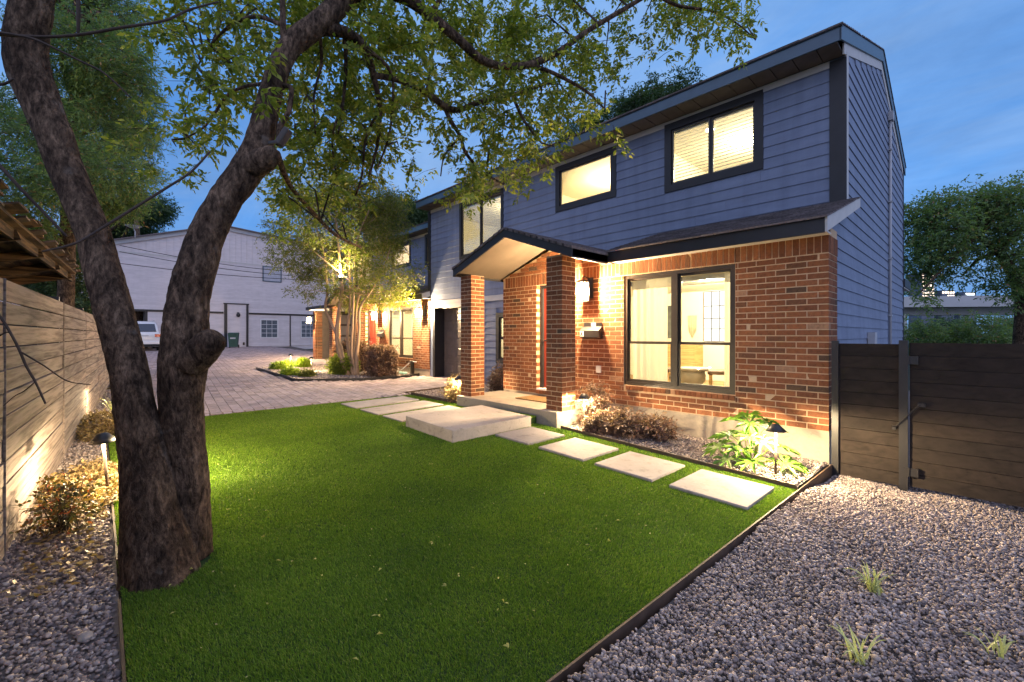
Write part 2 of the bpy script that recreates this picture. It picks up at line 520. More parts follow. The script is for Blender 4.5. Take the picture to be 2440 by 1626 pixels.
def mat_concrete(name, col, dirt=0.5):
    m, t, out = new_mat(name)
    v = vec_pos(t)
    a = noise_tex(t, v, 2.4, 8, 0.65)
    b = noise_tex(t, v, 34, 6, 0.7)
    st = noise_tex(t, vec_pos(t, (1, 1, 1.6)), 8.5, 5, 0.6, 0.4)
    c = ramp(t, a, [(0.3, tuple(x * 0.82 for x in col)), (0.7, tuple(min(1, x * 1.1) for x in col))])
    c = mixc(t, ramp(t, st, [(0.56, (0, 0, 0)), (0.75, (dirt, dirt, dirt))]), c, tuple(x * 0.48 for x in col))
    c = mixc(t, 0.5, c, ramp(t, b, [(0.3, (0.8, 0.8, 0.8)), (0.7, (1.14, 1.14, 1.14))]), 'MULTIPLY')
    finish(t, out, c, 0.85, mixc(t, 0.6, a, b), 0.4, 0.006, spec=0.25)
    return m
def mat_grass():
    m, t, out = new_mat('turf_blade')
    g = _n(t, 'ShaderNodeNewGeometry')
    c = ramp(t, g.outputs['Random Per Island'], [(0.0, (0.070, 0.140, 0.012)), (0.35, (0.115, 0.225, 0.018)), (0.7, (0.165, 0.295, 0.024)), (0.93, (0.24, 0.35, 0.040)), (1.0, (0.34, 0.37, 0.10))])
    n = noise_tex(t, vec_pos(t), 0.9, 4)
    c = mixc(t, 0.7, c, ramp(t, n, [(0.30, (0.62, 0.68, 0.72)), (0.5, (0.95, 0.97, 0.95)), (0.70, (1.22, 1.15, 0.95))]), 'MULTIPLY')
    p = _n(t, 'ShaderNodeBsdfPrincipled'); p.inputs['Roughness'].default_value = 0.6; p.inputs['Specular IOR Level'].default_value = 0.25
    t.links.new(c, p.inputs['Base Color'])
    tr = _n(t, 'ShaderNodeBsdfTranslucent'); t.links.new(c, tr.inputs[0])
    mx = _n(t, 'ShaderNodeMixShader'); mx.inputs[0].default_value = 0.3
    t.links.new(p.outputs[0], mx.inputs[1]); t.links.new(tr.outputs[0], mx.inputs[2]); t.links.new(mx.outputs[0], out.inputs[0])
    return m

M = {}
M['brick'] = mat_brick()
M['mortar'] = mat_mortar()
M['siding'] = mat_siding()
M['trim_light'] = simple('light_trim_paint', (0.46, 0.45, 0.43), 0.6, 0.06)
M['trim_dark'] = simple('charcoal_trim_paint', (0.019, 0.019, 0.022), 0.5, 0.15, spec=0.4)
M['fascia'] = simple('sky_tinted_fascia_paint', (0.045, 0.085, 0.125), 0.42, 0.12, spec=0.5)  # blue of the reflected sky is put into the base colour
M['soffit'] = simple('soffit_paint', (0.075, 0.068, 0.066), 0.7, 0.2)
M['ceil_out'] = simple('porch_ceiling_paint', (0.115, 0.09, 0.066), 0.75, 0.12, 3)
M['shingle'] = simple('shingle', (0.13, 0.112, 0.115), 0.9, 0.3, 30, 0.5, 0.004, piece=0.3)
M['concrete'] = mat_concrete('concrete', (0.31, 0.265, 0.21), 0.65)
M['stone_slab'] = mat_concrete('paving_slab', (0.295, 0.265, 0.245), 0.85)
M['frame'] = simple('dark_bronze_frame', (0.028, 0.022, 0.018), 0.35, 0.2, spec=0.5)
M['frame_white'] = simple('white_window_frame', (0.62, 0.62, 0.62), 0.5, 0.06)
M['glass'] = mat_glass('window_glass', refl=0.45)
M['lantern_glass'] = mat_seeded('seeded_lantern_glass', 0.03)
M['red'] = simple('red_door_paint', (0.22, 0.030, 0.016), 0.5, 0.08, spec=0.45)
M['garage'] = simple('brown_garage_paint', (0.115, 0.095, 0.085), 0.45, 0.15, spec=0.45)
M['black_metal'] = simple('black_metal', (0.016, 0.015, 0.016), 0.42, 0.2, spec=0.5)
M['steel'] = simple('weathered_steel', (0.070, 0.045, 0.030), 0.7, 0.35, 8, 0.4, 0.003)
M['galv'] = simple('painted_conduit', (0.36, 0.37, 0.39), 0.5, 0.08)
M['grass'] = mat_grass()
M['turf'] = simple('turf_backing', (0.022, 0.048, 0.008), 0.95, 0.3, 40)
M['stones'] = mat_stones()
M['gravel_bed'] = simple('gravel_bed', (0.20, 0.175, 0.16), 0.95, 0.3, 50, 0.8, 0.01)
M['soil'] = simple('soil', (0.045, 0.050, 0.025), 0.95, 0.4, 2)
M['bark'] = mat_bark()
M['pale_bark'] = simple('pale_smooth_bark', (0.30, 0.205, 0.135), 0.75, 0.35, 9, 0.4, 0.006, stretch=(1, 1, 0.3))
M['twig'] = simple('twig', (0.045, 0.032, 0.025), 0.9, 0.3, 30)
M['leaf'] = mat_leaf('tree_leaf', [(0, (0.10, 0.145, 0.028)), (0.5, (0.185, 0.235, 0.042)), (0.85, (0.28, 0.31, 0.056)), (1, (0.38, 0.35, 0.08))], 0.5)
M['leaf_far'] = mat_leaf('background_tree_leaf', [(0, (0.085, 0.150, 0.075)), (0.6, (0.145, 0.225, 0.09)), (0.93, (0.19, 0.25, 0.08)), (1, (0.30, 0.16, 0.10))], 0.5)
M['leaf_dark'] = mat_leaf('evergreen_leaf', [(0, (0.030, 0.066, 0.032)), (0.7, (0.062, 0.112, 0.048)), (1, (0.10, 0.14, 0.055))])
M['leaf_myrtle'] = mat_leaf('myrtle_leaf', [(0, (0.090, 0.120, 0.024)), (0.6, (0.15, 0.175, 0.034)), (1, (0.25, 0.23, 0.05))], 0.45)
M['leaf_purple'] = mat_leaf('purple_leaf', [(0, (0.085, 0.050, 0.042)), (0.5, (0.16, 0.098, 0.078)), (0.85, (0.24, 0.16, 0.12)), (1, (0.30, 0.15, 0.11))], 0.25)
M['leaf_lime'] = mat_leaf('lime_leaf', [(0, (0.12, 0.20, 0.012)), (0.6, (0.22, 0.32, 0.02)), (1, (0.33, 0.40, 0.04))])
M['leaf_dry'] = mat_leaf('dry_leaf', [(0, (0.16, 0.10, 0.05)), (0.5, (0.26, 0.18, 0.08)), (1, (0.36, 0.27, 0.12))], 0.2)
M['leaf_red'] = mat_leaf('reddish_leaf', [(0, (0.05, 0.06, 0.02)), (0.5, (0.09, 0.07, 0.03)), (0.85, (0.16, 0.09, 0.03)), (1, (0.32, 0.05, 0.02))], 0.25)
M['leaf_big'] = mat_leaf('fatsia_leaf', [(0, (0.085, 0.19, 0.028)), (1, (0.14, 0.26, 0.040))], 0.25, 0.35)
M['leaf_strap'] = mat_leaf('strap_leaf', [(0, (0.20, 0.27, 0.07)), (0.45, (0.34, 0.40, 0.14)), (0.75, (0.58, 0.58, 0.32)), (1, (0.66, 0.65, 0.40))], 0.25)
M['leaf_fallen'] = mat_leaf('fallen_leaf', [(0, (0.30, 0.32, 0.08)), (0.6, (0.42, 0.40, 0.13)), (1, (0.45, 0.36, 0.22))], 0.2)
M['fence_grey'] = mat_wood('weathered_fence_wood', (0.15, 0.122, 0.108), (0.29, 0.245, 0.22), stretch=(0.35, 0.35, 8), contrast=(0.34, 0.62))
M['fence_dark'] = mat_wood('dark_stained_wood', (0.021, 0.016, 0.013), (0.034, 0.026, 0.021), stretch=(2.5, 2.5, 5), contrast=(0.35, 0.8), bump_d=0.003)
M['shed_wood'] = mat_wood('old_shed_wood', (0.040, 0.025, 0.015), (0.13, 0.08, 0.04))
M['bulb'] = mat_emit('warm_bulb', (1.0, 0.80, 0.52), 45)
M['tube'] = mat_emit('path_lamp_tube', (1.0, 0.76, 0.42), 5.0)
M['room'] = simple('cream_wall_paint', (0.76, 0.70, 0.56), 0.8, 0.03, 1.5)
M['room_peach'] = simple('peach_wall_paint', (0.76, 0.62, 0.44), 0.8, 0.02, 1.5)
M['floor_in'] = mat_wood('oak_floor', (0.30, 0.20, 0.11), (0.46, 0.33, 0.19), contrast=(0.35, 0.7), bump_d=0.001)
M['oak'] = mat_wood('oak_cabinet', (0.42, 0.27, 0.11), (0.58, 0.40, 0.18), contrast=(0.35, 0.7), bump_d=0.001)
M['curtain'] = mat_cloth('linen_curtain', (0.72, 0.66, 0.53), 0.4)
M['blind'] = mat_cloth('blind_slat', (0.74, 0.70, 0.58), 0.35)
M['plastic_green'] = simple('green_bin_plastic', (0.018, 0.060, 0.045), 0.5, 0.15, spec=0.4)
M['white'] = simple('white_paint', (0.75, 0.73, 0.70), 0.55, 0.04)
M['paint_car'] = simple('silver_white_car_paint', (0.62, 0.62, 0.62), 0.3, 0.02, spec=0.6, coat=0.6)
M['tail'] = simple('red_lamp_lens', (0.45, 0.02, 0.012), 0.2, 0.05, spec=0.6)
M['car_glass'] = simple('dark_car_glass', (0.012, 0.02, 0.035), 0.06, 0.0, bump_s=0.0, spec=0.8)
M['rubber'] = simple('rubber', (0.02, 0.02, 0.02), 0.85, 0.1)
M['far_siding'] = mat_siding('lavender_lap_siding', 0.15, (0.56, 0.52, 0.53))
M['hose'] = simple('teal_hose', (0.16, 0.32, 0.30), 0.45, 0.1)
M['mat_fibre'] = simple('coir_fibre', (0.20, 0.12, 0.05), 0.95, 0.3, 60, 0.7, 0.01)
M['paver'] = simple('brick_paver', (0.31, 0.255, 0.255), 0.88, 0.22, 18, 0.45, 0.006, piece=0.22, spec=0.2)
M['joint'] = simple('paver_joint_sand', (0.085, 0.070, 0.062), 0.95, 0.25, 40)
M['grey_clay'] = simple('grey_clay', (0.33, 0.30, 0.25), 0.95, 0.12, spec=0.05)
M['art'] = simple('dark_canvas', (0.10, 0.105, 0.10), 0.7, 0.5, 5)
M['chair_fabric'] = simple('brown_leather', (0.11, 0.07, 0.045), 0.6, 0.2)
M['macrame'] = simple('cotton_rope', (0.62, 0.52, 0.36), 0.9, 0.15, 40)
M['bridge'] = simple('overpass_concrete', (0.42, 0.42, 0.42), 0.8, 0.06, 0.2)
M['tower'] = simple('tower_wall', (0.10, 0.12, 0.16), 0.6, 0.1, 0.3)
M['lit'] = mat_emit('lit_office_window', (1.0, 0.78, 0.62), 2.2)
M['lit_white'] = mat_emit('lit_sign_face', (0.85, 0.97, 1.0), 2.4)
M['lamp_in'] = mat_emit('ceiling_lamp_disc', (1.0, 0.86, 0.62), 9)

def lamp(parent, loc, watts, color=(1.0, 0.72, 0.42), radius=0.03, kind='POINT', aim=None, spot=R(120), blend=0.6, local=False, name='lamp'):
    d = bpy.data.lights.new(name, kind)
    d.energy = watts; d.color = color
    d.shadow_soft_size = radius
    if kind == 'SPOT':
        d.spot_size = spot; d.spot_blend = blend
    o = bpy.data.objects.new(name, d)
    o.location = loc if local else Vector(loc) + OFF
    if aim is not None:
        o.rotation_euler = Vector(aim).to_track_quat('-Z', 'Y').to_euler()
    COL.objects.link(o)
    if parent is not None:
        o.parent = parent
        if not local: o.matrix_parent_inverse = WORLD[parent.name].inverted()
    return o

# ------------------------------------------------------------------ ground sheets
def sheet(name, poly, mat, dz=0.0, kind='structure', parent=None, nx=1):
    """flat polygon of (x, y) draped over the gently rising ground"""
    mb = MB()
    xs = sorted(set([-36.0, -11.0, -5.0]))
    # clip the polygon into strips between the breaks of the ground profile
    def clip(pl, x, keep_less):
        out = []
        for i in range(len(pl)):
            a, b = pl[i], pl[(i + 1) % len(pl)]
            ia = (a[0] <= x) == keep_less; ib = (b[0] <= x) == keep_less
            if ia: out.append(a)
            if ia != ib:
                t = (x - a[0]) / (b[0] - a[0]); out.append((x, a[1] + t * (b[1] - a[1])))
        return out
    edges = [-1e9] + xs + [1e9]
    for lo, hi in zip(edges[:-1], edges[1:]):
        pl = clip(clip(poly, hi, True), lo, False) if True else poly
        if len(pl) < 3: continue
        mb.add([(x, y, gz(x) + dz) for x, y in pl], [tuple(range(len(pl)))])
    o = mb.build(name, mat, parent)
    return tag(o, kind=kind)

sheet('ground', [(-600, -600), (600, -600), (600, 900), (-600, 900)], M['soil'], -0.26)
LAWN_R = lambda y: 0.030 + 0.021 * y      # right-hand edging line, slightly skewed
def lawn_top(x):
    if x > -3.18: return -1.13 - (x + 3.2) * 0.050
    if x > -5.78: return -1.16
    return -1.06
sheet('lawn_base', [(-7.68, -6.14), (LAWN_R(-6.14), -6.14), (LAWN_R(-1.28), -1.28), (-3.16, -1.13), (-5.78, -1.15), (-5.78, -1.06), (-7.72, -1.02)], M['turf'], 0.0)
sheet('gravel_yard', [(-0.02, -9.0), (9.0, -9.0), (9.0, 14.0), (-0.3, 14.0), (0.02, 0.0)], M['gravel_bed'], -0.175)
sheet('gravel_verge', [(-14.0, -6.9), (1.5, -6.9), (1.5, -6.15), (-7.7, -6.15), (-14.0, -5.75)], M['gravel_bed'], -0.02)
sheet('gravel_front_bed', [(-3.16, -1.13), (-0.04, -1.28), (-0.01, 0.05), (-3.16, 0.05)], M['gravel_bed'], -0.015)
sheet('gravel_porch_bed', [(-5.80, -1.06), (-5.80, 1.7), (-8.36, 1.7), (-8.14, 0.2), (-7.96, -1.02)], M['gravel_bed'], -0.01)
BED_B = [(-17.03, -2.01), (-12.5, -2.03), (-12.04, -1.41), (-11.46, -0.45), (-11.37, 0.6), (-11.75, 1.7), (-17.4, 1.7), (-17.3, -0.2)]
sheet('gravel_far_bed', BED_B, M['gravel_bed'], 0.0)
sheet('paving_base', [(-60, -16), (-7.69, -6.16), (-7.69, -1.03), (-7.95, -1.01), (-8.15, 0.2), (-8.35, 2.4), (-60, 7)], M['joint'], -0.045)

def inside(poly, x, y):
    c = False; n = len(poly)
    for i in range(n):
        x1, y1 = poly[i]; x2, y2 = poly[(i + 1) % n]
        if (y1 > y) != (y2 > y) and x < (x2 - x1) * (y - y1) / (y2 - y1) + x1: c = not c
    return c

# driveway of rectangular pavers; rows run slightly skew to the houses
drive = bpy.data.objects.new('driveway', None); link(drive); tag(drive, kind='structure')
PA = R(5.8); PU = (-math.cos(PA), math.sin(PA)); PN = (math.sin(PA), math.cos(PA))
PL, PW = 0.335, 0.167
PAVED = [(-46, -9), (-14, -6.0), (-7.71, -6.12), (-7.71, -1.05), (-7.98, -1.0), (-8.2, 0.25), (-8.4, 2.2), (-11.2, 2.2), (-11.6, 1.75), (-11.32, 0.62), (-11.40, -0.5), (-12.0, -1.47), (-12.46, -2.1), (-17.1, -2.08), (-17.42, -0.2), (-17.5, 1.6), (-17.5, 3.4), (-46, 3.4)]
pav = []
for r in range(-70, 60):
    for c in range(0, 125):
        u = 7.0 + (c + (0.5 if r % 2 else 0.0)) * PL
        w = r * PW
        x = PU[0] * u + PN[0] * w; y = PU[1] * u + PN[1] * w
        if x > -7.6 or x < -36 or not inside(PAVED, x, y): continue
        if any(not inside(PAVED, x + PU[0] * a * PL * 0.5 + PN[0] * b * PW * 0.5, y + PU[1] * a * PL * 0.5 + PN[1] * b * PW * 0.5) for a in (-1, 1) for b in (-1, 1)):
            # cut piece along an edge: keep it only when its middle is well inside
            if x > -9 or True:
                pav.append((x, y, 0.62)); continue
        pav.append((x, y, 1.0))
def pav_area(p):
    d = depth((p[0], p[1], 0)); q = proj((p[0], p[1], gz(p[0])))
    vis = 440 < q[0] < 1110 and 0 < q[1] < 1626
    return (1.0 if vis else 0.01) / d ** 3
pav.sort(key=pav_area, reverse=True)
unit_box = MB().box(-.5, .5, -.5, .5, -.5, .5).mesh('paver_block'); unit_box.materials.append(M['paver'])
near_pav = pav[:300]
for x, y, s in near_pav:
    o = bpy.data.objects.new('paver', unit_box)
    o.location = (x, y, gz(x) - 0.031 + random.uniform(-.002, .002))
    o.scale = ((PL - 0.009) * s, (PW - 0.009) * (s ** 0.5), 0.06)
    o.rotation_euler = (random.gauss(0, .004), random.gauss(0, .004), -PA + random.gauss(0, .006))
    COL.objects.link(o); o.parent = drive
def np_boxes(items):
    """items: list of (centre, dims, rotz) -> joined boxes"""
    n = len(items)
    C = np.array([i[0] for i in items], float); D = np.array([i[1] for i in items], float); A = np.array([i[2] for i in items], float)
    b = np.array([(-.5, -.5, -.5), (.5, -.5, -.5), (.5, .5, -.5), (-.5, .5, -.5), (-.5, -.5, .5), (.5, -.5, .5), (.5, .5, .5), (-.5, .5, .5)])
    P = b[None] * D[:, None, :]
    ca, sa = np.cos(A)[:, None], np.sin(A)[:, None]
    X = P[..., 0] * ca - P[..., 1] * sa; Y = P[..., 0] * sa + P[..., 1] * ca
    V = np.stack([X, Y, P[..., 2]], -1) + C[:, None, :]
    Fb = np.array(BOXF)
    Fs = (Fb[None] + (np.arange(n) * 8)[:, None, None]).reshape(-1, 4)
    return V.reshape(-1, 3), Fs
V, Fs = np_boxes([((x, y, gz(x) - 0.031 + random.uniform(-.002, .002)), ((PL - .009) * s, (PW - .009) * s ** .5, .06), -PA) for x, y, s in pav[300:]])
np_obj('far_pavers', V, Fs, M['paver'], drive, 'stuff')

# edging strips
def strip(name, pts, label, h0=-0.14, h1=0.022, w=0.012, mat='steel'):
    mb = MB()
    for a, b in zip(pts[:-1], pts[1:]):
        n = max(1, int(abs(a[0] - b[0]) / 2.0))
        for i in range(n):
            p = [a[j] + (b[j] - a[j]) * i / n for j in (0, 1)]; q = [a[j] + (b[j] - a[j]) * (i + 1) / n for j in (0, 1)]
            dx, dy = q[0] - p[0], q[1] - p[1]; L = math.hypot(dx, dy); nx, ny = -dy / L * w / 2, dx / L * w / 2
            mb.hexa([(p[0] - nx, p[1] - ny, gz(p[0]) + h0), (p[0] + nx, p[1] + ny, gz(p[0]) + h0), (q[0] + nx, q[1] + ny, gz(q[0]) + h0), (q[0] - nx, q[1] - ny, gz(q[0]) + h0)],
                    [(p[0] - nx, p[1] - ny, gz(p[0]) + h1), (p[0] + nx, p[1] + ny, gz(p[0]) + h1), (q[0] + nx, q[1] + ny, gz(q[0]) + h1), (q[0] - nx, q[1] - ny, gz(q[0]) + h1)])
    o = mb.build(name, M[mat])
    return tag(o, label, 'edging')
strip('steel_edging', [(LAWN_R(-7.5) + 0.008, -7.5), (0.038, -0.03)], 'long rusty steel edging strip between artificial lawn and open gravel yard', -0.2, 0.012)
strip('steel_edging', [(-3.14, -1.125), (LAWN_R(-1.3) - 0.012, -1.283)], 'steel edging strip between stepping stones and gravel bed under the big window', -0.1, 0.045)
strip('steel_edging', [(-7.7, -6.16), (-2.55, -6.145)], 'steel edging strip between lawn and planted verge behind the big tree', -0.1, 0.012)
strip('steel_edging', [(-2.0, -6.15), (0.6, -6.16)], 'steel edging strip between lawn and grey gravel in front of the big tree', -0.1, 0.016)
strip('steel_edging', [(-7.69, -6.1), (-7.69, -1.035)], 'steel edging strip between lawn and brick paver driveway', -0.1, 0.006, 0.03)
strip('steel_edging', [(-7.70, -1.02), (-5.80, -1.06)], 'short steel edging strip beside the porch bed with the path lamp', -0.1, 0.06)
strip('steel_edging', [(-7.98, -1.0), (-8.18, 0.22), (-8.38, 1.6)], 'steel edging strip between driveway and gravel bed left of the porch', -0.1, 0.04)
strip('steel_edging', BED_B[:6], 'dark edging curving round the far gravel bed with the multi-stem tree', -0.1, 0.06, 0.03, 'black_metal')

# ------------------------------------------------------------------ townhouses
CO = 0.075; BL = 0.225
BRK_UNIT = MB().box(-.5, .5, -.5, .5, -.5, .5).mesh('brick_block'); BRK_UNIT.materials.append(M['brick'])
def subtract(lo, hi, cuts):
    segs = [(lo, hi)]
    for a, b in cuts:
        out = []
        for s, e_ in segs:
            if b <= s or a >= e_: out.append((s, e_)); continue
            if a > s: out.append((s, a))
            if b < e_: out.append((b, e_))
        segs = out
    return [s for s in segs if s[1] - s[0] > 0.012]

class Unit:
    def __init__(s, root, detail, interior):
        s.root = root; s.detail = detail; s.interior = interior; s.bricks = []

def lap_boards(unit_root, parent, axis, plane, sgn, lo_hi, z0, z1, cuts, exposure=0.178, mat='siding'):
    """lap siding, every board an object; axis 'x': boards run along x on plane y=plane, facing sgn in y"""
    z = z0; k = 0
    while z < z1 - 0.02:
        zt = min(z + exposure, z1)
        lo, hi = lo_hi(0.5 * (z + zt)) if callable(lo_hi) else lo_hi
        cc = [(c[0], c[1]) for c in cuts if c[2] < zt - 0.01 and c[3] > z + 0.01]
        pieces = []
        for a, b in subtract(lo, hi, cc):
            while b - a > 4.2:
                j = a + random.uniform(2.2, 3.6)
                pieces.append((a, j - .0025)); a = j
            pieces.append((a, b))
        for a, b in pieces:
            p0 = plane + sgn * 0.020; p1 = plane + sgn * 0.006
            pin = plane
            if axis == 'x':
                mb = MB().hexa([(a, pin, z), (a, p0, z), (b, p0, z), (b, pin, z)], [(a, pin, zt + 0.012), (a, p1, zt + 0.012), (b, p1, zt + 0.012), (b, pin, zt + 0.012)])
            else:
                mb = MB().hexa([(pin, a, z), (p0, a, z), (p0, b, z), (pin, b, z)], [(pin, a, zt + 0.012), (p1, a, zt + 0.012), (p1, b, zt + 0.012), (pin, b, zt + 0.012)])
            mb.build('siding_board', M[mat], parent)
        z += exposure

def window(root, x0, x1, z0, z1, Y, casing=0.11, sashes=2, split=None, blinds=0.0, name='window', proud=0.03, blind_gap=None):
    """sliding or hung window set in a wall facing -Y"""
    mb = MB()
    c = casing; yo = Y - proud; yi = Y + 0.06
    mb.box(x0, x0 + c, yo, yi, z0, z1); mb.box(x1 - c, x1, yo, yi, z0, z1)
    mb.box(x0 + c, x1 - c, yo, yi, z0, z0 + c); mb.box(x0 + c, x1 - c, yo, yi, z1 - c, z1)
    w = mb.build(name, M['trim_dark'], root)
    X0, X1, Z0, Z1 = x0 + c, x1 - c, z0 + c, z1 - c
    fw = 0.038
    n = sashes
    for i in range(n):
        a = X0 + (X1 - X0) * i / n; b = X0 + (X1 - X0) * (i + 1) / n
        yy = Y + 0.015 + 0.02 * (i % 2)
        rows = [(Z0, Z1)] if split is None else [(Z0, split), (split, Z1)]
        for j, (p, q) in enumerate(rows):
            fy0, fy1 = yy - 0.015 + 0.012 * j, yy + 0.02 + 0.012 * j
            fm = MB()
            fm.box(a, a + fw, fy0, fy1, p, q); fm.box(b - fw, b, fy0, fy1, p, q)
            fm.box(a + fw, b - fw, fy0, fy1, p, p + fw); fm.box(a + fw, b - fw, fy0, fy1, q - fw, q)
            fm.build('sash', M['frame'], w)
            MB().box(a + fw, b - fw, yy + 0.003 + 0.012 * j, yy + 0.007 + 0.012 * j, p + fw, q - fw).build('pane', M['glass'], w)
    if blinds:
        for i in range(n):
            a = X0 + (X1 - X0) * i / n + 0.03; b = X0 + (X1 - X0) * (i + 1) / n - 0.03
            sl = MB(); z = Z1 - 0.05
            while z > Z1 - (Z1 - Z0) * blinds:
                t = 0.028
                if blind_gap and i == n - 1 and blind_gap[0] < z < blind_gap[1]:
                    b2 = a + (b - a) * 0.55
                else: b2 = b
                sl.add([(a, Y + 0.075, z - t * 0.8), (b2, Y + 0.075, z - t * 0.8), (b2, Y + 0.115, z + t * 0.35), (a, Y + 0.115, z + t * 0.35)], [(0, 1, 2, 3)])
                z -= 0.060
            o = sl.build('blind_slats', M['blind'], w); o['kind'] = 'stuff'
            MB().box(a, b, Y + 0.065, Y + 0.12, Z1 - 0.05, Z1).build('blind_rail', M['white'], w)
    return w

def roof_courses(name, root, x0, x1, ya, za, yb, zb, step=0.14, thick=0.012):
    """shingle courses laid from (ya, za) up to (yb, zb), tabs of irregular width"""
    L = math.hypot(yb - ya, zb - za); n = max(2, int(L / step))
    uy, uz = (yb - ya) / L, (zb - za) / L; ny, nz = -uz, uy
    if nz < 0: ny, nz = -ny, -nz
    mb = MB()
    for i in range(n):
        s0 = L * i / n - 0.01; s1 = L * (i + 1) / n + 0.03
        x = x0 - random.uniform(0, .1)
        while x < x1:
            w = random.uniform(0.16, 0.34)
            a, b = max(x, x0), min(x + w - 0.004, x1)
            x += w
            if b - a < 0.02: continue
            t0 = thick + random.uniform(0, 0.006) + 0.006; t1 = 0.004
            pts = []
            for s, t in ((s0, 0.0), (s1, 0.0), (s1, t1), (s0, t0)):
                pts.append((ya + uy * s + ny * t, za + uz * s + nz * t))
            mb.hexa([(a, *pts[0]), (b, *pts[0]), (b, *pts[1]), (a, *pts[1])], [(a, *pts[3]), (b, *pts[3]), (b, *pts[2]), (a, *pts[2])])
    o = mb.build(name, M['shingle'], root); o['kind'] = 'stuff'
    return o

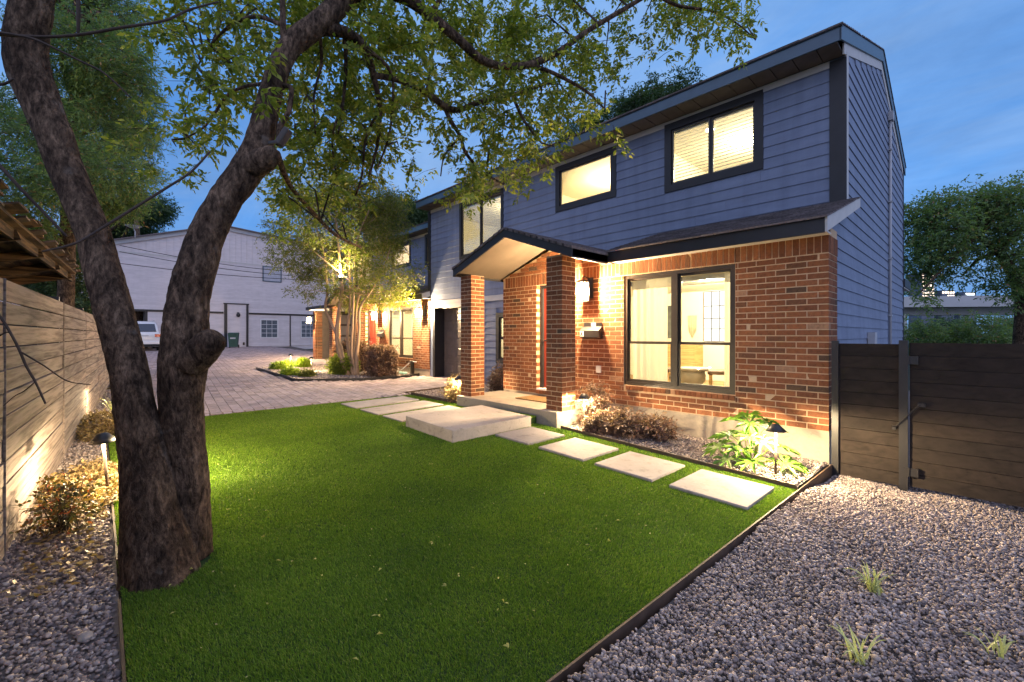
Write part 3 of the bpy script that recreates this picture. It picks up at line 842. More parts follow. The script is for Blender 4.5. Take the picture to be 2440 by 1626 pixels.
def build_unit(label, ox, oy, detail, interior, blind_lit=True):
    set_off(ox, oy, 0)
    root = thing('townhouse', label, 'house', (0, 0, 0.3), group='row of brick and siding townhouses')
    U = Unit(root, detail, interior)
    YU = 1.66; XL = -11.16; XR = -0.13; XB = -5.69
    ZB = 0.371; ZS = ZB + 28 * CO; ZT = ZS + 0.215
    DX0, DX1 = -4.71, -3.82; WX0, WX1, WZ0, WZ1 = -2.76, -1.04, 0.70, ZS - 0.005
    AX, AZ, EXL, EXR, EZ = -4.34, 3.33, -5.82, -2.87, 2.80      # porch gable
    def rake(x):
        return AZ - abs(x - AX) * (AZ - EZ) / (AX - EXL) - 0.20
    # --- foundation and brick wall
    MB().box(XB, 0.0, 0.012, 0.40, -0.25, ZB).box(-0.40, 0.0, 0.40, 0.47, -0.25, ZB).build('foundation', M['concrete'], root)
    wall = MB()
    wall.box(XB + .006, DX0 - .014, 0.0018, 0.10, ZB, ZT).box(DX1 + .014, WX0, 0.0018, 0.10, ZB, ZT).box(WX1, -0.005, 0.0018, 0.10, ZB, ZT)
    wall.box(WX0, WX1, 0.0018, 0.10, ZB, WZ0 - .004).box(WX0, WX1, 0.0018, 0.10, WZ1, ZT).box(DX0 - .014, DX1 + .014, 0.0018, 0.10, ZS, ZT)
    wall.prism([(EXL + .14, ZT), (EXR - .1, ZT), (AX, AZ - 0.21)], 0.0055, 0.10, 'y')
    wall.box(-0.10, -0.005, 0.10, 0.455, ZB, ZT + 0.1)
    wall.box(XB + .006, XB + .1, 0.10, YU, ZB - .02, ZT)
    bw = wall.build('brick_wall', M['mortar'], root)
    B = U.bricks
    def add_brick(par, c, dims, face):
        B.append((par, (c[0] + ox, c[1] + oy, c[2]), dims, face))
    for r in range(28):
        z = ZB + r * CO + CO / 2; odd = r % 2
        cuts = []
        if z + .02 > WZ0 - 0.075 and z < WZ1: cuts.append((WX0 - .004, WX1 + .004))
        if z > ZB + 0.02 and z < ZS: cuts.append((DX0 - .004, DX1 + .004))
        x = 0.0 - (0.1125 if odd else 0.225)
        edges = [0.0]
        while x > XB: edges.append(x); x -= BL
        edges.append(XB)
        for a, b in zip(edges[1:], edges[:-1]):
            for s, e_ in subtract(a + (.0125 if a > XB else 0), b, cuts):
                if e_ - s < .012: continue
                add_brick(bw, ((s + e_) / 2, 0.05 + random.gauss(0, .0007), z), (e_ - s, 0.1, CO - .0125), 'f')
        # return round the right-hand corner
        for a, b in ([(0.0, 0.103), (0.113, 0.328), (0.338, 0.45)] if not odd else [(0.0, 0.215), (0.225, 0.44)]):
            if a == 0.0: a = 0.101
            if b - a < .03: continue
            add_brick(bw, (-0.05, (a + b) / 2, z), (0.1, b - a, CO - .0125), 's')
    x = -0.002
    while x - .065 > XB:                                            # soldier course
        add_brick(bw, (x - .0325, 0.05 + random.gauss(0, .0007), (ZS + ZT) / 2 + .003), (.065, .1, .205), 'f'); x -= .075
    yy = 0.105
    while yy < 0.42:
        add_brick(bw, (-0.05, yy + .0325, (ZS + ZT) / 2 + .003), (.1, .065, .205), 's'); yy += .075
    x = WX1
    while x - .065 > WX0:                                           # rowlock sill
        add_brick(bw, (x - .0345, 0.035, WZ0 - .045), (.067, .11, .066), 'f'); x -= .0765
    for r in range(6):                                              # bricks above the soldiers, under the porch gable
        z = ZT + .01 + r * CO + CO / 2
        x = AX - 1.6 + (0.11 if r % 2 else 0)
        while x < AX + 1.6:
            xc = x + .1075
            if z + .03 < rake(xc) + 0.01: add_brick(bw, (xc, 0.05, z), (.215, .1, CO - .0125), 'f')
            x += BL
    for k in range(9):                                              # rowlock under the front door
        add_brick(bw, (DX0 + .05 + k * .098, 0.02, ZB + .035), (.088, .12, .062), 'f')
    for zc in range(27):                                            # bricks of the door reveal
        pass
    # --- porch
    zp = 0.325
    MB().box(-5.77, -3.20, -1.15, 0.005, -0.2, zp).build('porch_slab', M['concrete'], root, 0.012)
    for cx0 in (-3.505, -5.765):
        cx1 = cx0 + .325; cy0, cy1 = -1.05, -0.725
        zt = min(rake(cx0), rake(cx1)) + 0.03
        col = MB().box(cx0 + .0016, cx1 - .0016, cy0 + .0016, cy1 - .0016, zp, zt).build('porch_column', M['mortar'], root)
        r = 0
        while zp + r * CO + .05 < zt:
            z = zp + r * CO + CO / 2
            if r % 2 == 0:
                L = [((cx0 + .1075, cy0 + .05), (.215, .1), 'f'), ((cx1 - .05, cy0 + .1075), (.1, .215), 's'), ((cx1 - .1075, cy1 - .05), (.215, .1), 'b'), ((cx0 + .05, cy1 - .1075), (.1, .215), 'b')]
            else:
                L = [((cx1 - .1075, cy0 + .05), (.215, .1), 'f'), ((cx1 - .05, cy1 - .1075), (.1, .215), 's'), ((cx0 + .1075, cy1 - .05), (.215, .1), 'b'), ((cx0 + .05, cy0 + .1075), (.1, .215), 'b')]
            for (x, y), (dx, dy), face in L:
                j = random.gauss(0, .0004)
                add_brick(col, (x + j, y + j, z), (dx, dy, CO - .0125), face)
            r += 1
    # porch roof: two sloping slabs with dark fascia, vaulted ceiling
    yf, yb = -1.20, YU
    th = 0.16
    for sgn, ex in ((-1, EXL), (1, EXR)):
        MB().prism([(AX, AZ - .03), (ex, EZ - .03), (ex, EZ - th + .03), (AX, AZ - th + .03)][:: sgn], yf + 0.03, YU - .03, 'y').build('porch_ceiling', M['ceil_out'], root)
        MB().prism([(AX + (-sgn) * 0.0, AZ), (ex, EZ), (ex, EZ - th), (AX, AZ - th)][:: sgn], yf, yf + 0.028, 'y').build('porch_fascia', M['trim_dark'], root)
        # shingles on this slope
        sh = MB(); n = 11
        Lx = ex - AX; 
        for i in range(n):
            s0, s1 = i / n, (i + 1.25) / n
            y = yf - 0.02
            while y < 1.5:
                w = random.uniform(.16, .34); 
                x0_, x1_ = ex - Lx * s0 + sgn * 0.015 * (i == 0), ex - Lx * min(1, s1)
                z0_, z1_ = EZ + (AZ - EZ) * s0, EZ + (AZ - EZ) * min(1, s1)
                a, b = y, min(y + w - .004, 1.6)
                q = [(x0_, z0_ - .028), (x1_, z1_ - .028), (x1_, z1_ + .006), (x0_, z0_ + .016 + random.uniform(0, .006))]
                vs0 = [(p[0], a, p[1]) for p in q]; vs1 = [(p[0], b, p[1]) for p in q]
                sh.add(vs0 + vs1, [(0, 1, 2, 3), (7, 6, 5, 4), (0, 4, 5, 1), (1, 5, 6, 2), (2, 6, 7, 3), (3, 7, 4, 0)])
                y += w
        o = sh.build('porch_shingles', M['shingle'], root); o['kind'] = 'stuff'
    MB().box(EXR - .028, EXR, yf + .028, -0.30, EZ - th, EZ - 0.002).build('porch_side_fascia', M['trim_dark'], root)
    MB().box(EXL, EXL + .028, yf + .028, 0.9, EZ - th, EZ - 0.002).build('porch_side_fascia', M['trim_dark'], root)
    # --- pent roof over the brick storey
    PY, PZ, TZ = -0.30, 2.83, 3.46
    for a, b in ((EXR, 0.02),):
        if b - a < .03: continue
        MB().box(a, b, PY, PY + .028, PZ - .17, PZ - .004).build('pent_fascia', M['trim_dark'], root)
        MB().box(a, b, PY + .028, 0.02, PZ - .15, PZ - .13).build('pent_soffit', M['trim_light'], root)
    MB().prism([(PY + .03, PZ - .03), (YU, TZ - .03), (YU, TZ - .10), (PY + .03, PZ - .10)], EXR - .02, 0.0, 'x').build('pent_deck', M['soffit'], root)
    MB().prism([(PY, PZ), (YU + .02, TZ), (YU + .02, TZ - .13), (PY, PZ - .165)], 0.022, 0.045, 'x').build('pent_rake_board', M['trim_light'], root)
    roof_courses('pent_shingles', root, EXR - .12, 0.055, PY - .03, PZ - .005, YU, TZ)
    # --- upper storey
    WB = (-9.46, -7.50, 3.75, 5.42); WC = (-5.66, -3.99, 4.40, 5.46); WD = (-2.91, -1.20, 4.21, 5.50)
    zw = 5.58
    core = MB()
    def wallbox(x0, x1, z0, z1, cuts):
        zs = sorted(set([z0, z1] + [c[2] + .05 for c in cuts] + [c[3] - .05 for c in cuts]))
        for a, b in zip(zs[:-1], zs[1:]):
            for s, e_ in subtract(x0, x1, [(c[0] + .05, c[1] - .05) for c in cuts if c[2] + .05 <= a + 1e-6 and c[3] - .05 >= b - 1e-6]):
                core.box(s, e_, YU, YU + .10, a, b)
    wallbox(XL, XR, 2.50, zw, [WB, WC, WD])
    LW = (-7.80, -6.60, 0.74, 2.10)
    zs = [0.0]
    for a, b, z0, z1 in ((-8.35, LW[0] + .04, -0.2, 2.5), (LW[1] - .04, XB + .1, -0.2, 2.5), (LW[0] + .04, LW[1] - .04, -0.2, LW[2] + .04), (LW[0] + .04, LW[1] - .04, LW[3] - .04, 2.5), (XL, -10.82, -0.2, 2.5)):
        core.box(a, b, YU, YU + .10, z0, z1)
    core.box(XR - .10, XR, YU + .10, 8.55, 0.0, 5.7)
    core.box(XR - .10, XR, 0.42, YU + .10, 0.0, 2.6)
    core.box(XL, XL + .1, YU + .10, 8.55, 0.0, 5.7)
    core.box(XL + .1, XR - .1, 8.45, 8.55, 0.0, 5.7)
    cw = core.build('upper_wall', M['siding'], root)
    CB = 0.18
    lap_boards(root, cw, 'x', YU, -1, (XL + .02, XR - CB), 3.30, 5.46, [WB, WC, WD])
    lap_boards(root, cw, 'x', YU, -1, (XL + .02, XB - .02), 2.59, 3.30, [WB])
    lap_boards(root, cw, 'x', YU, -1, (-8.30, XB + .02), 0.10, 2.44, [LW])
    MB().box(XL + .02, XB + .05, YU - .035, YU, 2.44, 2.59).build('belt_board', M['trim_light'], root)
    MB().box(XR - CB, XR + .022, YU - .03, YU, 3.35, 5.53).build('corner_board', M['trim_dark'], root)
    MB().box(XR, XR + .024, YU, YU + .12, 3.30, 5.62).build('corner_trim', M['trim_light'], root)
    MB().box(XL - .02, XL + .14, YU - .03, YU, 2.55, 5.53).build('corner_board', M['trim_dark'], root)
    MB().box(XL + .14, XR - CB, YU - .026, YU, 5.45, 5.55).build('frieze_board', M['trim_light'], root)
    lit = 0.94 if blind_lit else 0.94
    window(root, *WB, YU, 0.10, 2, blinds=0.97, blind_gap=(4.0, 4.25))
    window(root, *WC, YU, 0.12, 1)
    window(root, *WD, YU, 0.13, 2, blinds=0.97)
    window(root, *LW, YU, 0.12, 1, split=1.42)
    # front eave
    YE, ZE = 1.20, 5.77
    MB().box(XL - .04, XR + .03, YE, YE + .028, ZE - .20, ZE - .012).build('eave_fascia', M['fascia'], root)
    MB().box(XL - .06, XR + .05, YE - .02, YE + .03, ZE - .02, ZE).build('drip_edge', M['trim_dark'], root)
    x = XL - .02
    while x < XR:
        b = min(x + .30, XR)
        MB().box(x, b - .012, YE + .028, YU, ZE - .205, ZE - .19).build('soffit_panel', M['soffit'], root)
        x += .30
    # main roof
    YR, ZR, YB = 4.98, 7.08, 8.76
    deck = MB()
    deck.prism([(YE + .01, ZE - .015), (YR, ZR - .015), (YB, ZE - .015), (YB, ZE - .12), (YR, ZR - .12), (YE + .05, ZE - .12)], XL - .04, XR + .02, 'x')
    deck.build('roof_deck', M['soffit'], root)
    roof_courses('roof_shingles', root, XL - .06, XR + .06, YE - .02, ZE - .005, YR, ZR, 0.16, 0.016)
    roof_courses('roof_shingles', root, XL - .06, XR + .06, YB + .02, ZE - .005, YR, ZR, 0.16, 0.016)
    cap = MB(); y = XL
    while y < XR:
        cap.prism([(YR - .13, ZR - .035), (YR, ZR + .012), (YR + .13, ZR - .035), (YR + .13, ZR - .02), (YR, ZR + .03), (YR - .13, ZR - .02)], y, min(y + .19, XR + .05), 'x'); y += .2
    o = cap.build('ridge_caps', M['shingle'], root); o['kind'] = 'stuff'
    # gable end: rake boards and side siding
    for ya, yb_ in ((YE, YR), (YB, YR)):
        MB().prism([(ya, ZE), (yb_, ZR), (yb_, ZR - .21), (ya, ZE - .205)], XR + .020, XR + .045, 'x').build('rake_board', M['fascia'], root)
        MB().prism([(ya + (.3 if ya < yb_ else -.3), ZE - .10), (yb_, ZR - .21), (yb_, ZR - .37), (ya + (.3 if ya < yb_ else -.3), ZE - .26)], XR, XR + .021, 'x').build('rake_frieze', M['trim_light'], root)
    g = MB().prism([(YU, 5.6), (YR, ZR - .2), (8.55, 5.6)], XR - .10, XR, 'x').build('gable_wall', M['siding'], root)
    def side_ext(z):
        lo = 0.44 if z < 2.70 else (min(YU, (z - PZ + 0.16) / (TZ - PZ) * (YU - PY) + PY + 0.0) if z < 3.32 else YU + .115)
        hi = 8.53
        if z > ZE - .22:
            t = (z - (ZE - .36)) / (ZR - ZE)
            lo = max(lo, YE + t * (YR - YE) + .02); hi = min(hi, YB - t * (YB - YR) - .02)
        return lo, hi
    lap_boards(root, g, 'y', XR, 1, side_ext, 0.20, 6.80, [])
    MB().box(XR, XR + .03, 8.50, 8.56, 0.2, 5.6).build('corner_trim', M['trim_dark'], root)
    # conduit with weather head on the gable wall
    if detail:
        c = MB().tube([(XR + .045, 5.95, 0.6), (XR + .045, 5.95, 6.05)], 0.026, 8).build('conduit', M['galv'], root)
        MB().box(XR + .02, XR + .10, 5.87, 6.03, 6.02, 6.20).build('weather_head', M['galv'], root)
        for z in (1.9, 3.1, 4.3, 5.4):
            MB().box(XR + .02, XR + .078, 5.90, 6.00, z, z + .03).build('conduit_clip', M['galv'], root)
        MB().box(XR + .02, XR + .12, 3.4, 3.62, 1.28, 1.55).build('meter_box', M['galv'], root)
        # little roof over the back door
        MB().box(XR - 1.6, XR + .05, 8.56, 9.9, 2.72, 2.92).build('rear_canopy', M['trim_dark'], root)
        MB().box(XR - 1.6, XR + .03, 8.56, 9.85, 2.69, 2.715).build('rear_canopy_soffit', M['trim_light'], root)
    # --- garage
    GX0, GX1 = -10.80, -8.42
    MB().box(GX0 - .10, GX0, YU - .02, YU + .42, 0.0, 2.44).box(GX1, GX1 + .10, YU - .02, YU + .42, 0.0, 2.44).box(GX0, GX1, YU + .1, YU + .42, 2.34, 2.44).build('garage_jamb', M['trim_dark'], root)
    MB().box(GX0 - .1, GX1 + .1, YU - .045, YU - .036, 2.36, 2.47).build('garage_header', M['trim_light'], root)
    gd = MB().box(GX0, GX1, YU + .36, YU + .40, 0.12, 2.36).build('garage_door', M['garage'], root)
    for r in range(4):
        for c in range(4):
            a = GX0 + (GX1 - GX0) * (c + .10) / 4; b = GX0 + (GX1 - GX0) * (c + .90) / 4
            z0_ = 0.14 + 2.2 * (r + .14) / 4; z1_ = 0.14 + 2.2 * (r + .86) / 4
            y0 = YU + .36
            mb = MB()
            fw = .045
            mb.box(a, b, y0 - .012, y0, z0_, z0_ + fw).box(a, b, y0 - .012, y0, z1_ - fw, z1_).box(a, a + fw, y0 - .012, y0, z0_ + fw, z1_ - fw).box(b - fw, b, y0 - .012, y0, z0_ + fw, z1_ - fw)
            mb.hexa([(a + .075, y0, z0_ + .075), (b - .075, y0, z0_ + .075), (b - .075, y0, z1_ - .075), (a + .075, y0, z1_ - .075)], [(a + .10, y0 - .018, z0_ + .10), (b - .10, y0 - .018, z0_ + .10), (b - .10, y0 - .018, z1_ - .10), (a + .10, y0 - .018, z1_ - .10)])
            mb.build('panel', M['garage'], gd)
    for r in range(1, 4):
        z = 0.14 + 2.2 * r / 4
        MB().box(GX0, GX1, YU + .352, YU + .36, z - .012, z + .012).build('section_rail', M['garage'], gd)
    # --- front door
    df = MB().box(DX0, DX0 + .07, 0.09, 0.19, ZB + .07, ZS).box(DX1 - .035, DX1, 0.09, 0.19, ZB + .07, ZS).box(DX0 + .07, DX1 - .035, 0.09, 0.19, ZS - .06, ZS)
    dfo = df.build('door_frame', M['trim_dark'], root)
    MB().box(DX0, DX1, -0.02, 0.19, ZB + .07, ZB + .10).build('door_sill', M['white'], root)
    dr = MB().box(DX0 + .072, DX1 - .037, 0.13, 0.175, ZB + .102, ZS - .062).build('door', M['red'], root)
    for a, b, z0_, z1_ in ((.12, .42, .12, .75), (.52, .82, .12, .75), (.12, .42, .9, 1.85), (.52, .82, .9, 1.85)):
        s = (DX1 - DX0 - .11) / .94
        MB().box(DX0 + .072 + a * s, DX0 + .072 + b * s, 0.118, 0.13, ZB + .1 + z0_, ZB + .1 + z1_).build('door_panel', M['red'], dr)
    MB().tube([(DX0 + .13, .13, 1.40), (DX0 + .13, .06, 1.40), (DX0 + .20, .06, 1.40)], .012, 8).build('door_handle', M['black_metal'], dr)
    # --- ground-floor window: a pair of hung sashes in a dark bronze frame
    wf = MB(); fw = .055; y0, y1 = 0.015, 0.095
    wf.box(WX0, WX0 + fw, y0, y1, WZ0, WZ1).box(WX1 - fw, WX1, y0, y1, WZ0, WZ1).box(WX0 + fw, WX1 - fw, y0, y1, WZ0, WZ0 + fw).box(WX0 + fw, WX1 - fw, y0, y1, WZ1 - fw, WZ1)
    xm = (WX0 + WX1) / 2
    wf.box(xm - .045, xm + .045, y0 - .006, y1, WZ0 + fw, WZ1 - fw)
    w = wf.build('window', M['frame'], root)
    zm = 1.385
    for a, b in ((WX0 + fw, xm - .045), (xm + .045, WX1 - fw)):
        for j, (p, q) in enumerate(((WZ0 + fw, zm + .02), (zm - .02, WZ1 - fw))):
            s = .03; yy = 0.045 + .02 * j
            MB().box(a, a + s, yy - .012, yy + .012, p, q).box(b - s, b, yy - .012, yy + .012, p, q).box(a + s, b - s, yy - .012, yy + .012, p, p + s + .012 * (1 - j)).box(a + s, b - s, yy - .012, yy + .012, q - s, q).build('sash', M['frame'], w)
            MB().box(a + s, b - s, yy - .003, yy + .002, p + s, q - s).build('pane', M['glass'], w)
        sl = MB()
        for k in range(9): sl.box(a + .02, b - .02, .12, .165, WZ1 - fw - .03 - k * .017, WZ1 - fw - .022 - k * .017)
        o = sl.build('folded_blind', M['blind'], w); o['kind'] = 'stuff'
    # --- rooms behind the windows
    ri = MB()
    rx0, rx1, ry1 = -5.55, -0.25, 4.6
    ri.box(rx0, rx1, ry1, ry1 + .05, 0.40, 2.80)
    ri.box(rx0 - .05, rx0, 0.12, ry1, 0.40, 2.80).box(rx1, rx1 + .05, 0.46, ry1, 0.40, 2.80)
    ri.box(rx0, rx1, 0.12, ry1, 2.58, 2.62)
    ri.box(rx0, DX0, 0.101, 0.112, 0.40, 2.58).box(DX1, WX0, 0.101, 0.112, 0.40, 2.58).box(WX1, rx1, 0.101, 0.112, 0.40, 2.58).box(WX0, WX1, 0.101, 0.112, 0.40, WZ0 - .01)
    ri.build('living_room_wall', M['room'], root)
    MB().box(rx0, rx1, 0.112, ry1, 0.36, 0.40).build('living_room_floor', M['floor_in'], root)
    up = MB()
    for a, b in ((-3.4, -0.30), (-6.9, -3.5), (-11.0, -7.0)):
        up.box(a, b, 5.2, 5.25, 3.0, 5.50).box(a, a + .04, YU + .11, 5.2, 3.0, 5.5).box(b - .04, b, YU + .11, 5.2, 3.0, 5.5).box(a, b, YU + .11, 5.2, 5.46, 5.50).box(a, b, YU + .11, 5.2, 2.96, 3.0)
    up.build('upstairs_rooms', M['room_peach'] if False else M['room'], root)
    MB().box(-8.4, -6.0, 3.4, 3.45, 0.3, 2.5).box(-8.4, -6.0, YU + .11, 3.4, 2.46, 2.5).box(-8.4, -8.36, YU + .11, 3.4, .3, 2.46).box(-6.0, -5.96, YU + .11, 3.4, .3, 2.46).build('side_room', M['room'], root)
    warm = (1.0, 0.83, 0.56)
    lamp(root, (-2.3, 2.2, 2.45), 520, warm, 0.10, name='room_light')
    lamp(root, (-1.9, 3.4, 5.20), 120, (1.0, .85, .6), 0.10, name='room_light')
    lamp(root, (-5.0, 3.3, 5.10), 160, (1.0, 0.74, 0.44), 0.10, name='room_light')
    lamp(root, (-8.6, 3.2, 5.20), 100, (1.0, 0.82, 0.50), 0.10, name='room_light')
    lamp(root, (-7.2, 2.6, 2.2), 90, warm, 0.10, name='room_light')
    if detail:
        for x, y in ((-2.35, 2.35), (-1.75, 3.9)):
            MB().lathe([(0.0, 0), (.075, 0), (.085, .012), (0, .014)], (x, y, 5.445), 16).build('ceiling_lamp', M['lamp_in'], root)
    # --- place the bricks: the largest in the picture each on its own, the rest joined
    def shown(b):
        _, c, d, f = b
        dd = depth(c)
        if f == 'f': return d[0] * d[2] / dd ** 2 * 0.75
        if f == 's': return d[1] * d[2] / dd ** 2 * 0.45
        return 0.0
    B.sort(key=shown, reverse=True)
    own = 300 if detail else 0
    for par, c, d, f in B[:own]:
        o = bpy.data.objects.new('brick', BRK_UNIT)
        o.location = c; o.scale = d
        o.rotation_euler = (random.gauss(0, .004), random.gauss(0, .004), random.gauss(0, .005))
        COL.objects.link(o); o.parent = par
    rest = {}
    for par, c, d, f in B[own:]:
        rest.setdefault(par.name, (par, []))[1].append((c, d, random.gauss(0, .004)))
    for par, items in rest.values():
        V, Fs = np_boxes(items)
        np_obj('bricks', V, Fs, M['brick'], par, 'stuff')
    set_off()
    return root

UX, UY = -11.08, 1.63
house_a = build_unit('nearest townhouse with large lit window, brick porch columns and blue grey siding', 0, 0, True, True)
house_b = build_unit('middle townhouse with two glowing lanterns beside its red door', UX, UY, False, True)
py0, py1, px0_, px1_ = 1.40, 1.725, -21.10, -20.775
pier = MB().box(px0_ + .005, px1_ - .005, py0 + .005, py1 - .005, .2, 2.72).build('garage_pier', M['mortar'], house_b)
items = []
for r in range(33):
    z = .30 + r * CO
    a, b = (px0_ + .1075, px1_ - .05) if r % 2 else (px1_ - .1075, px0_ + .05)
    items += [((a, py0 + .05, z), (.215, .1, CO - .0125), 0), ((b, py0 + .05, z), (.1, .1, CO - .0125), 0), ((px1_ - .05, py1 - .1075, z), (.1, .215, CO - .0125), 0), ((px0_ + .05, py1 - .1075, z), (.1, .215, CO - .0125), 0)]
V, Fs = np_boxes(items); np_obj('bricks', V, Fs, M['brick'], pier, 'stuff')
MB().box(-21.06, -20.86, py1, 3.30, .2, 2.66).build('garage_side_wall', M['garage'], house_b)
for k in range(4): MB().box(-20.858, -20.84, 2.35, 3.2, .4 + k * .55, .85 + k * .55).build('wall_panel', M['trim_light'], house_b)
MB().box(-21.30, -16.95, 1.12, 3.25, 2.70, 2.84).build('garage_canopy', M['trim_dark'], house_b)
MB().box(-21.24, -16.98, 1.16, 3.22, 2.672, 2.698).build('garage_canopy_soffit', M['trim_light'], house_b)

# ------------------------------------------------------------------ wall lanterns
def make_lantern(label, loc, watts):
    t = thing('wall_lantern', label, 'lantern', loc, group='glowing box lanterns on the brick walls')
    mb = MB()
    w, h = .075, .16
    for sx in (-1, 1):
        for sy in (-1, 1): mb.box(sx * w - .008, sx * w + .008, sy * w - .008, sy * w + .008, -h, h)
    for z in (-h, h):
        mb.box(-w, w, -w - .006, -w + .006, z - .006, z + .006).box(-w, w, w - .006, w + .006, z - .006, z + .006)
        mb.box(-w - .006, -w + .006, -w + .006, w - .006, z - .006, z + .006).box(w - .006, w + .006, -w + .006, w - .006, z - .006, z + .006)
    mb.build('frame', M['black_metal'], t, local=True)
    MB().hexa([(-w - .012, -w - .012, h + .006), (w + .012, -w - .012, h + .006), (w + .012, w + .012, h + .006), (-w - .012, w + .012, h + .006)],
              [(-.03, -.03, h + .045), (.03, -.03, h + .045), (.03, .03, h + .045), (-.03, .03, h + .045)]).build('cap', M['black_metal'], t, local=True)
    MB().tube([(0, 0, h + .04), (0, 0, h + .085), (0, .06, h + .10), (0, .225, h + .07)], .008, 8).build('arm', M['black_metal'], t, local=True)
    MB().box(-w + .004, w - .004, w - .004, w + .004, -h, h).build('lamp_shield', M['black_metal'], t, local=True)  # solid plate added to block the lamp's light from the wall
    MB().box(-.055, .055, .215, .235, -.10, h + .10).build('back_plate', M['black_metal'], t, local=True)
    for a in (0, 1, 3):
        c, s = math.cos(a * math.pi / 2), math.sin(a * math.pi / 2)
        q = [(-w + .006, -w, -h + .006), (w - .006, -w, -h + .006), (w - .006, -w, h - .006), (-w + .006, -w, h - .006)]
        MB().add([(x * c - y * s, x * s + y * c, z) for x, y, z in q], [(0, 1, 2, 3)]).build('glass_pane', M['lantern_glass'], t, local=True)
    MB().lathe([(.012, -.11), (.016, -.10), (.016, -.06), (.004, -.055)], (0, 0, 0), 10).build('socket', M['black_metal'], t, local=True)
    MB().lathe([(.008, -.06), (.014, -.04), (.016, .0), (.012, .03), (.006, .05), (.002, .055)], (0, 0, 0), 12).build('bulb', M['bulb'], t, local=True)
    lamp(t, (0, -.002, .005), watts, (1.0, 0.70, 0.38), .05, local=True)
    return t
LW_ = 880
make_lantern('black box lantern beside the mailbox right of the nearest porch', (-3.42, -0.235, 2.24), LW_)
make_lantern('black box lantern beside the red door of the middle townhouse', (-3.46 + UX, -0.235 + UY, 2.22), LW_)
make_lantern('black box lantern between window and garage of the middle townhouse', (-0.28 + UX, -0.235 + UY, 2.22), LW_)
make_lantern('black box lantern on the brick pier at the far end of the row', (-20.98, 1.40 - .235, 2.20), LW_)

# ------------------------------------------------------------------ mailboxes, doormat, outlet
def mailbox(label, x, y, z, letter):
    t = thing('wall_mailbox', label, 'mailbox', (x, y, z))
    MB().box(-.19, .19, -.012, .0, -.10, .17).build('back_plate', M['black_metal'], t, local=True)
    MB().prism([(-.012, -.11), (-.11, -.085), (-.115, .03), (-.03, .10), (-.012, .10)], -.20, .20, 'x').build('box', M['black_metal'], t, local=True)
    if letter:
        MB().box(-.02, .07, -.020, -.0125, .105, .165).build('sticker', M['macrame'], t, local=True)
        p = MB().box(-.185, -.115, -.121, -.114, -.075, .02).build('letter_plate', M['white'], t, local=True)
        MB().bar((-.172, -.123, -.064), (-.15, -.123, .010), .004, .013, (1, 0, 0)).bar((-.128, -.123, -.064), (-.15, -.123, .010), .004, .013, (1, 0, 0)).box(-.164, -.136, -.1245, -.1215, -.040, -.029).build('letter_a', M['black_metal'], t, local=True)
    return t
mailbox('dark metal mailbox with the letter A under the nearest lantern', -3.37, -0.005, 1.55, True)
mailbox('dark mailbox between red door and window of the middle townhouse', -3.30 + UX, UY - .005, 1.52, False)
dm = thing('doormat', 'brown coir doormat in front of the nearest door', 'doormat', (-4.27, -0.36, 0.326))
MB().box(-.42, .42, -.24, .24, 0.001, .018).build('fibre_pad', M['mat_fibre'], dm, local=True)
o = MB().box(-3.30, -3.20, -0.016, -0.002, 0.86, 0.98).build('outlet_cover', M['trim_light']); tag(o, 'small pale outlet cover on the brick below the mailbox', 'outlet')

# ------------------------------------------------------------------ furnishings seen through the big window
def curtain(label, x0, x1, y, z0, z1, folds, amp):
    n = folds * 8
    vs = []; fs = []
    for i in range(n + 1):
        u = i / n
        for z, k in ((z0, 1.25), (z1, 1.0)):
            vs.append((x0 + (x1 - x0) * u, y + amp * k * math.sin(u * folds * 2 * math.pi + 1.3 * math.sin(u * 5)) * (.55 + .45 * math.sin(u * 7 + folds)) + .35 * amp * math.sin(u * folds * 4.7 + 1), z))
    for i in range(n): fs.append((2 * i, 2 * i + 2, 2 * i + 3, 2 * i + 1))
    o = MB().add(vs, fs, True).build('curtain', M['curtain'])
    return tag(o, label, 'curtain', 'linen curtains at the big window')
curtain('wide linen curtain inside the left half of the big window', -2.78, -2.15, 0.30, 0.42, 2.50, 5, .030)
curtain('narrow linen curtain inside the right edge of the big window', -1.30, -1.02, 0.30, 0.42, 2.50, 4, .03)
sb = thing('sideboard', 'oak sideboard with slatted doors in the lit living room', 'sideboard', (-3.95, 4.35, 0.40))
MB().box(-.75, .52, -.22, .2, .10, .86).build('carcass', M['oak'], sb, local=True)
for i in range(3): MB().box(-.73 + i * .42, -.34 + i * .42, -.24, -.22, .14, .84).build('door', M['oak'], sb, local=True)
for x in (-.68, .45):
    for y in (-.16, .14): MB().box(x - .03, x + .03, y - .03, y + .03, 0, .10).build('leg', M['oak'], sb, local=True)
tb = thing('round_table', 'grey urn shaped pedestal table inside the big window', 'table', (-2.36, 1.62, 0.40))
MB().lathe([(.02, .46), (.25, .46), (.27, .475), (.27, .50), (.25, .515), (.02, .515)], seg=36).build('table_top', M['grey_clay'], tb, local=True)
MB().lathe([(.17, 0), (.20, .05), (.17, .11), (.11, .15), (.15, .19), (.215, .28), (.225, .37), (.20, .46), (.1, .46)], seg=30).build('pedestal', M['grey_clay'], tb, local=True)
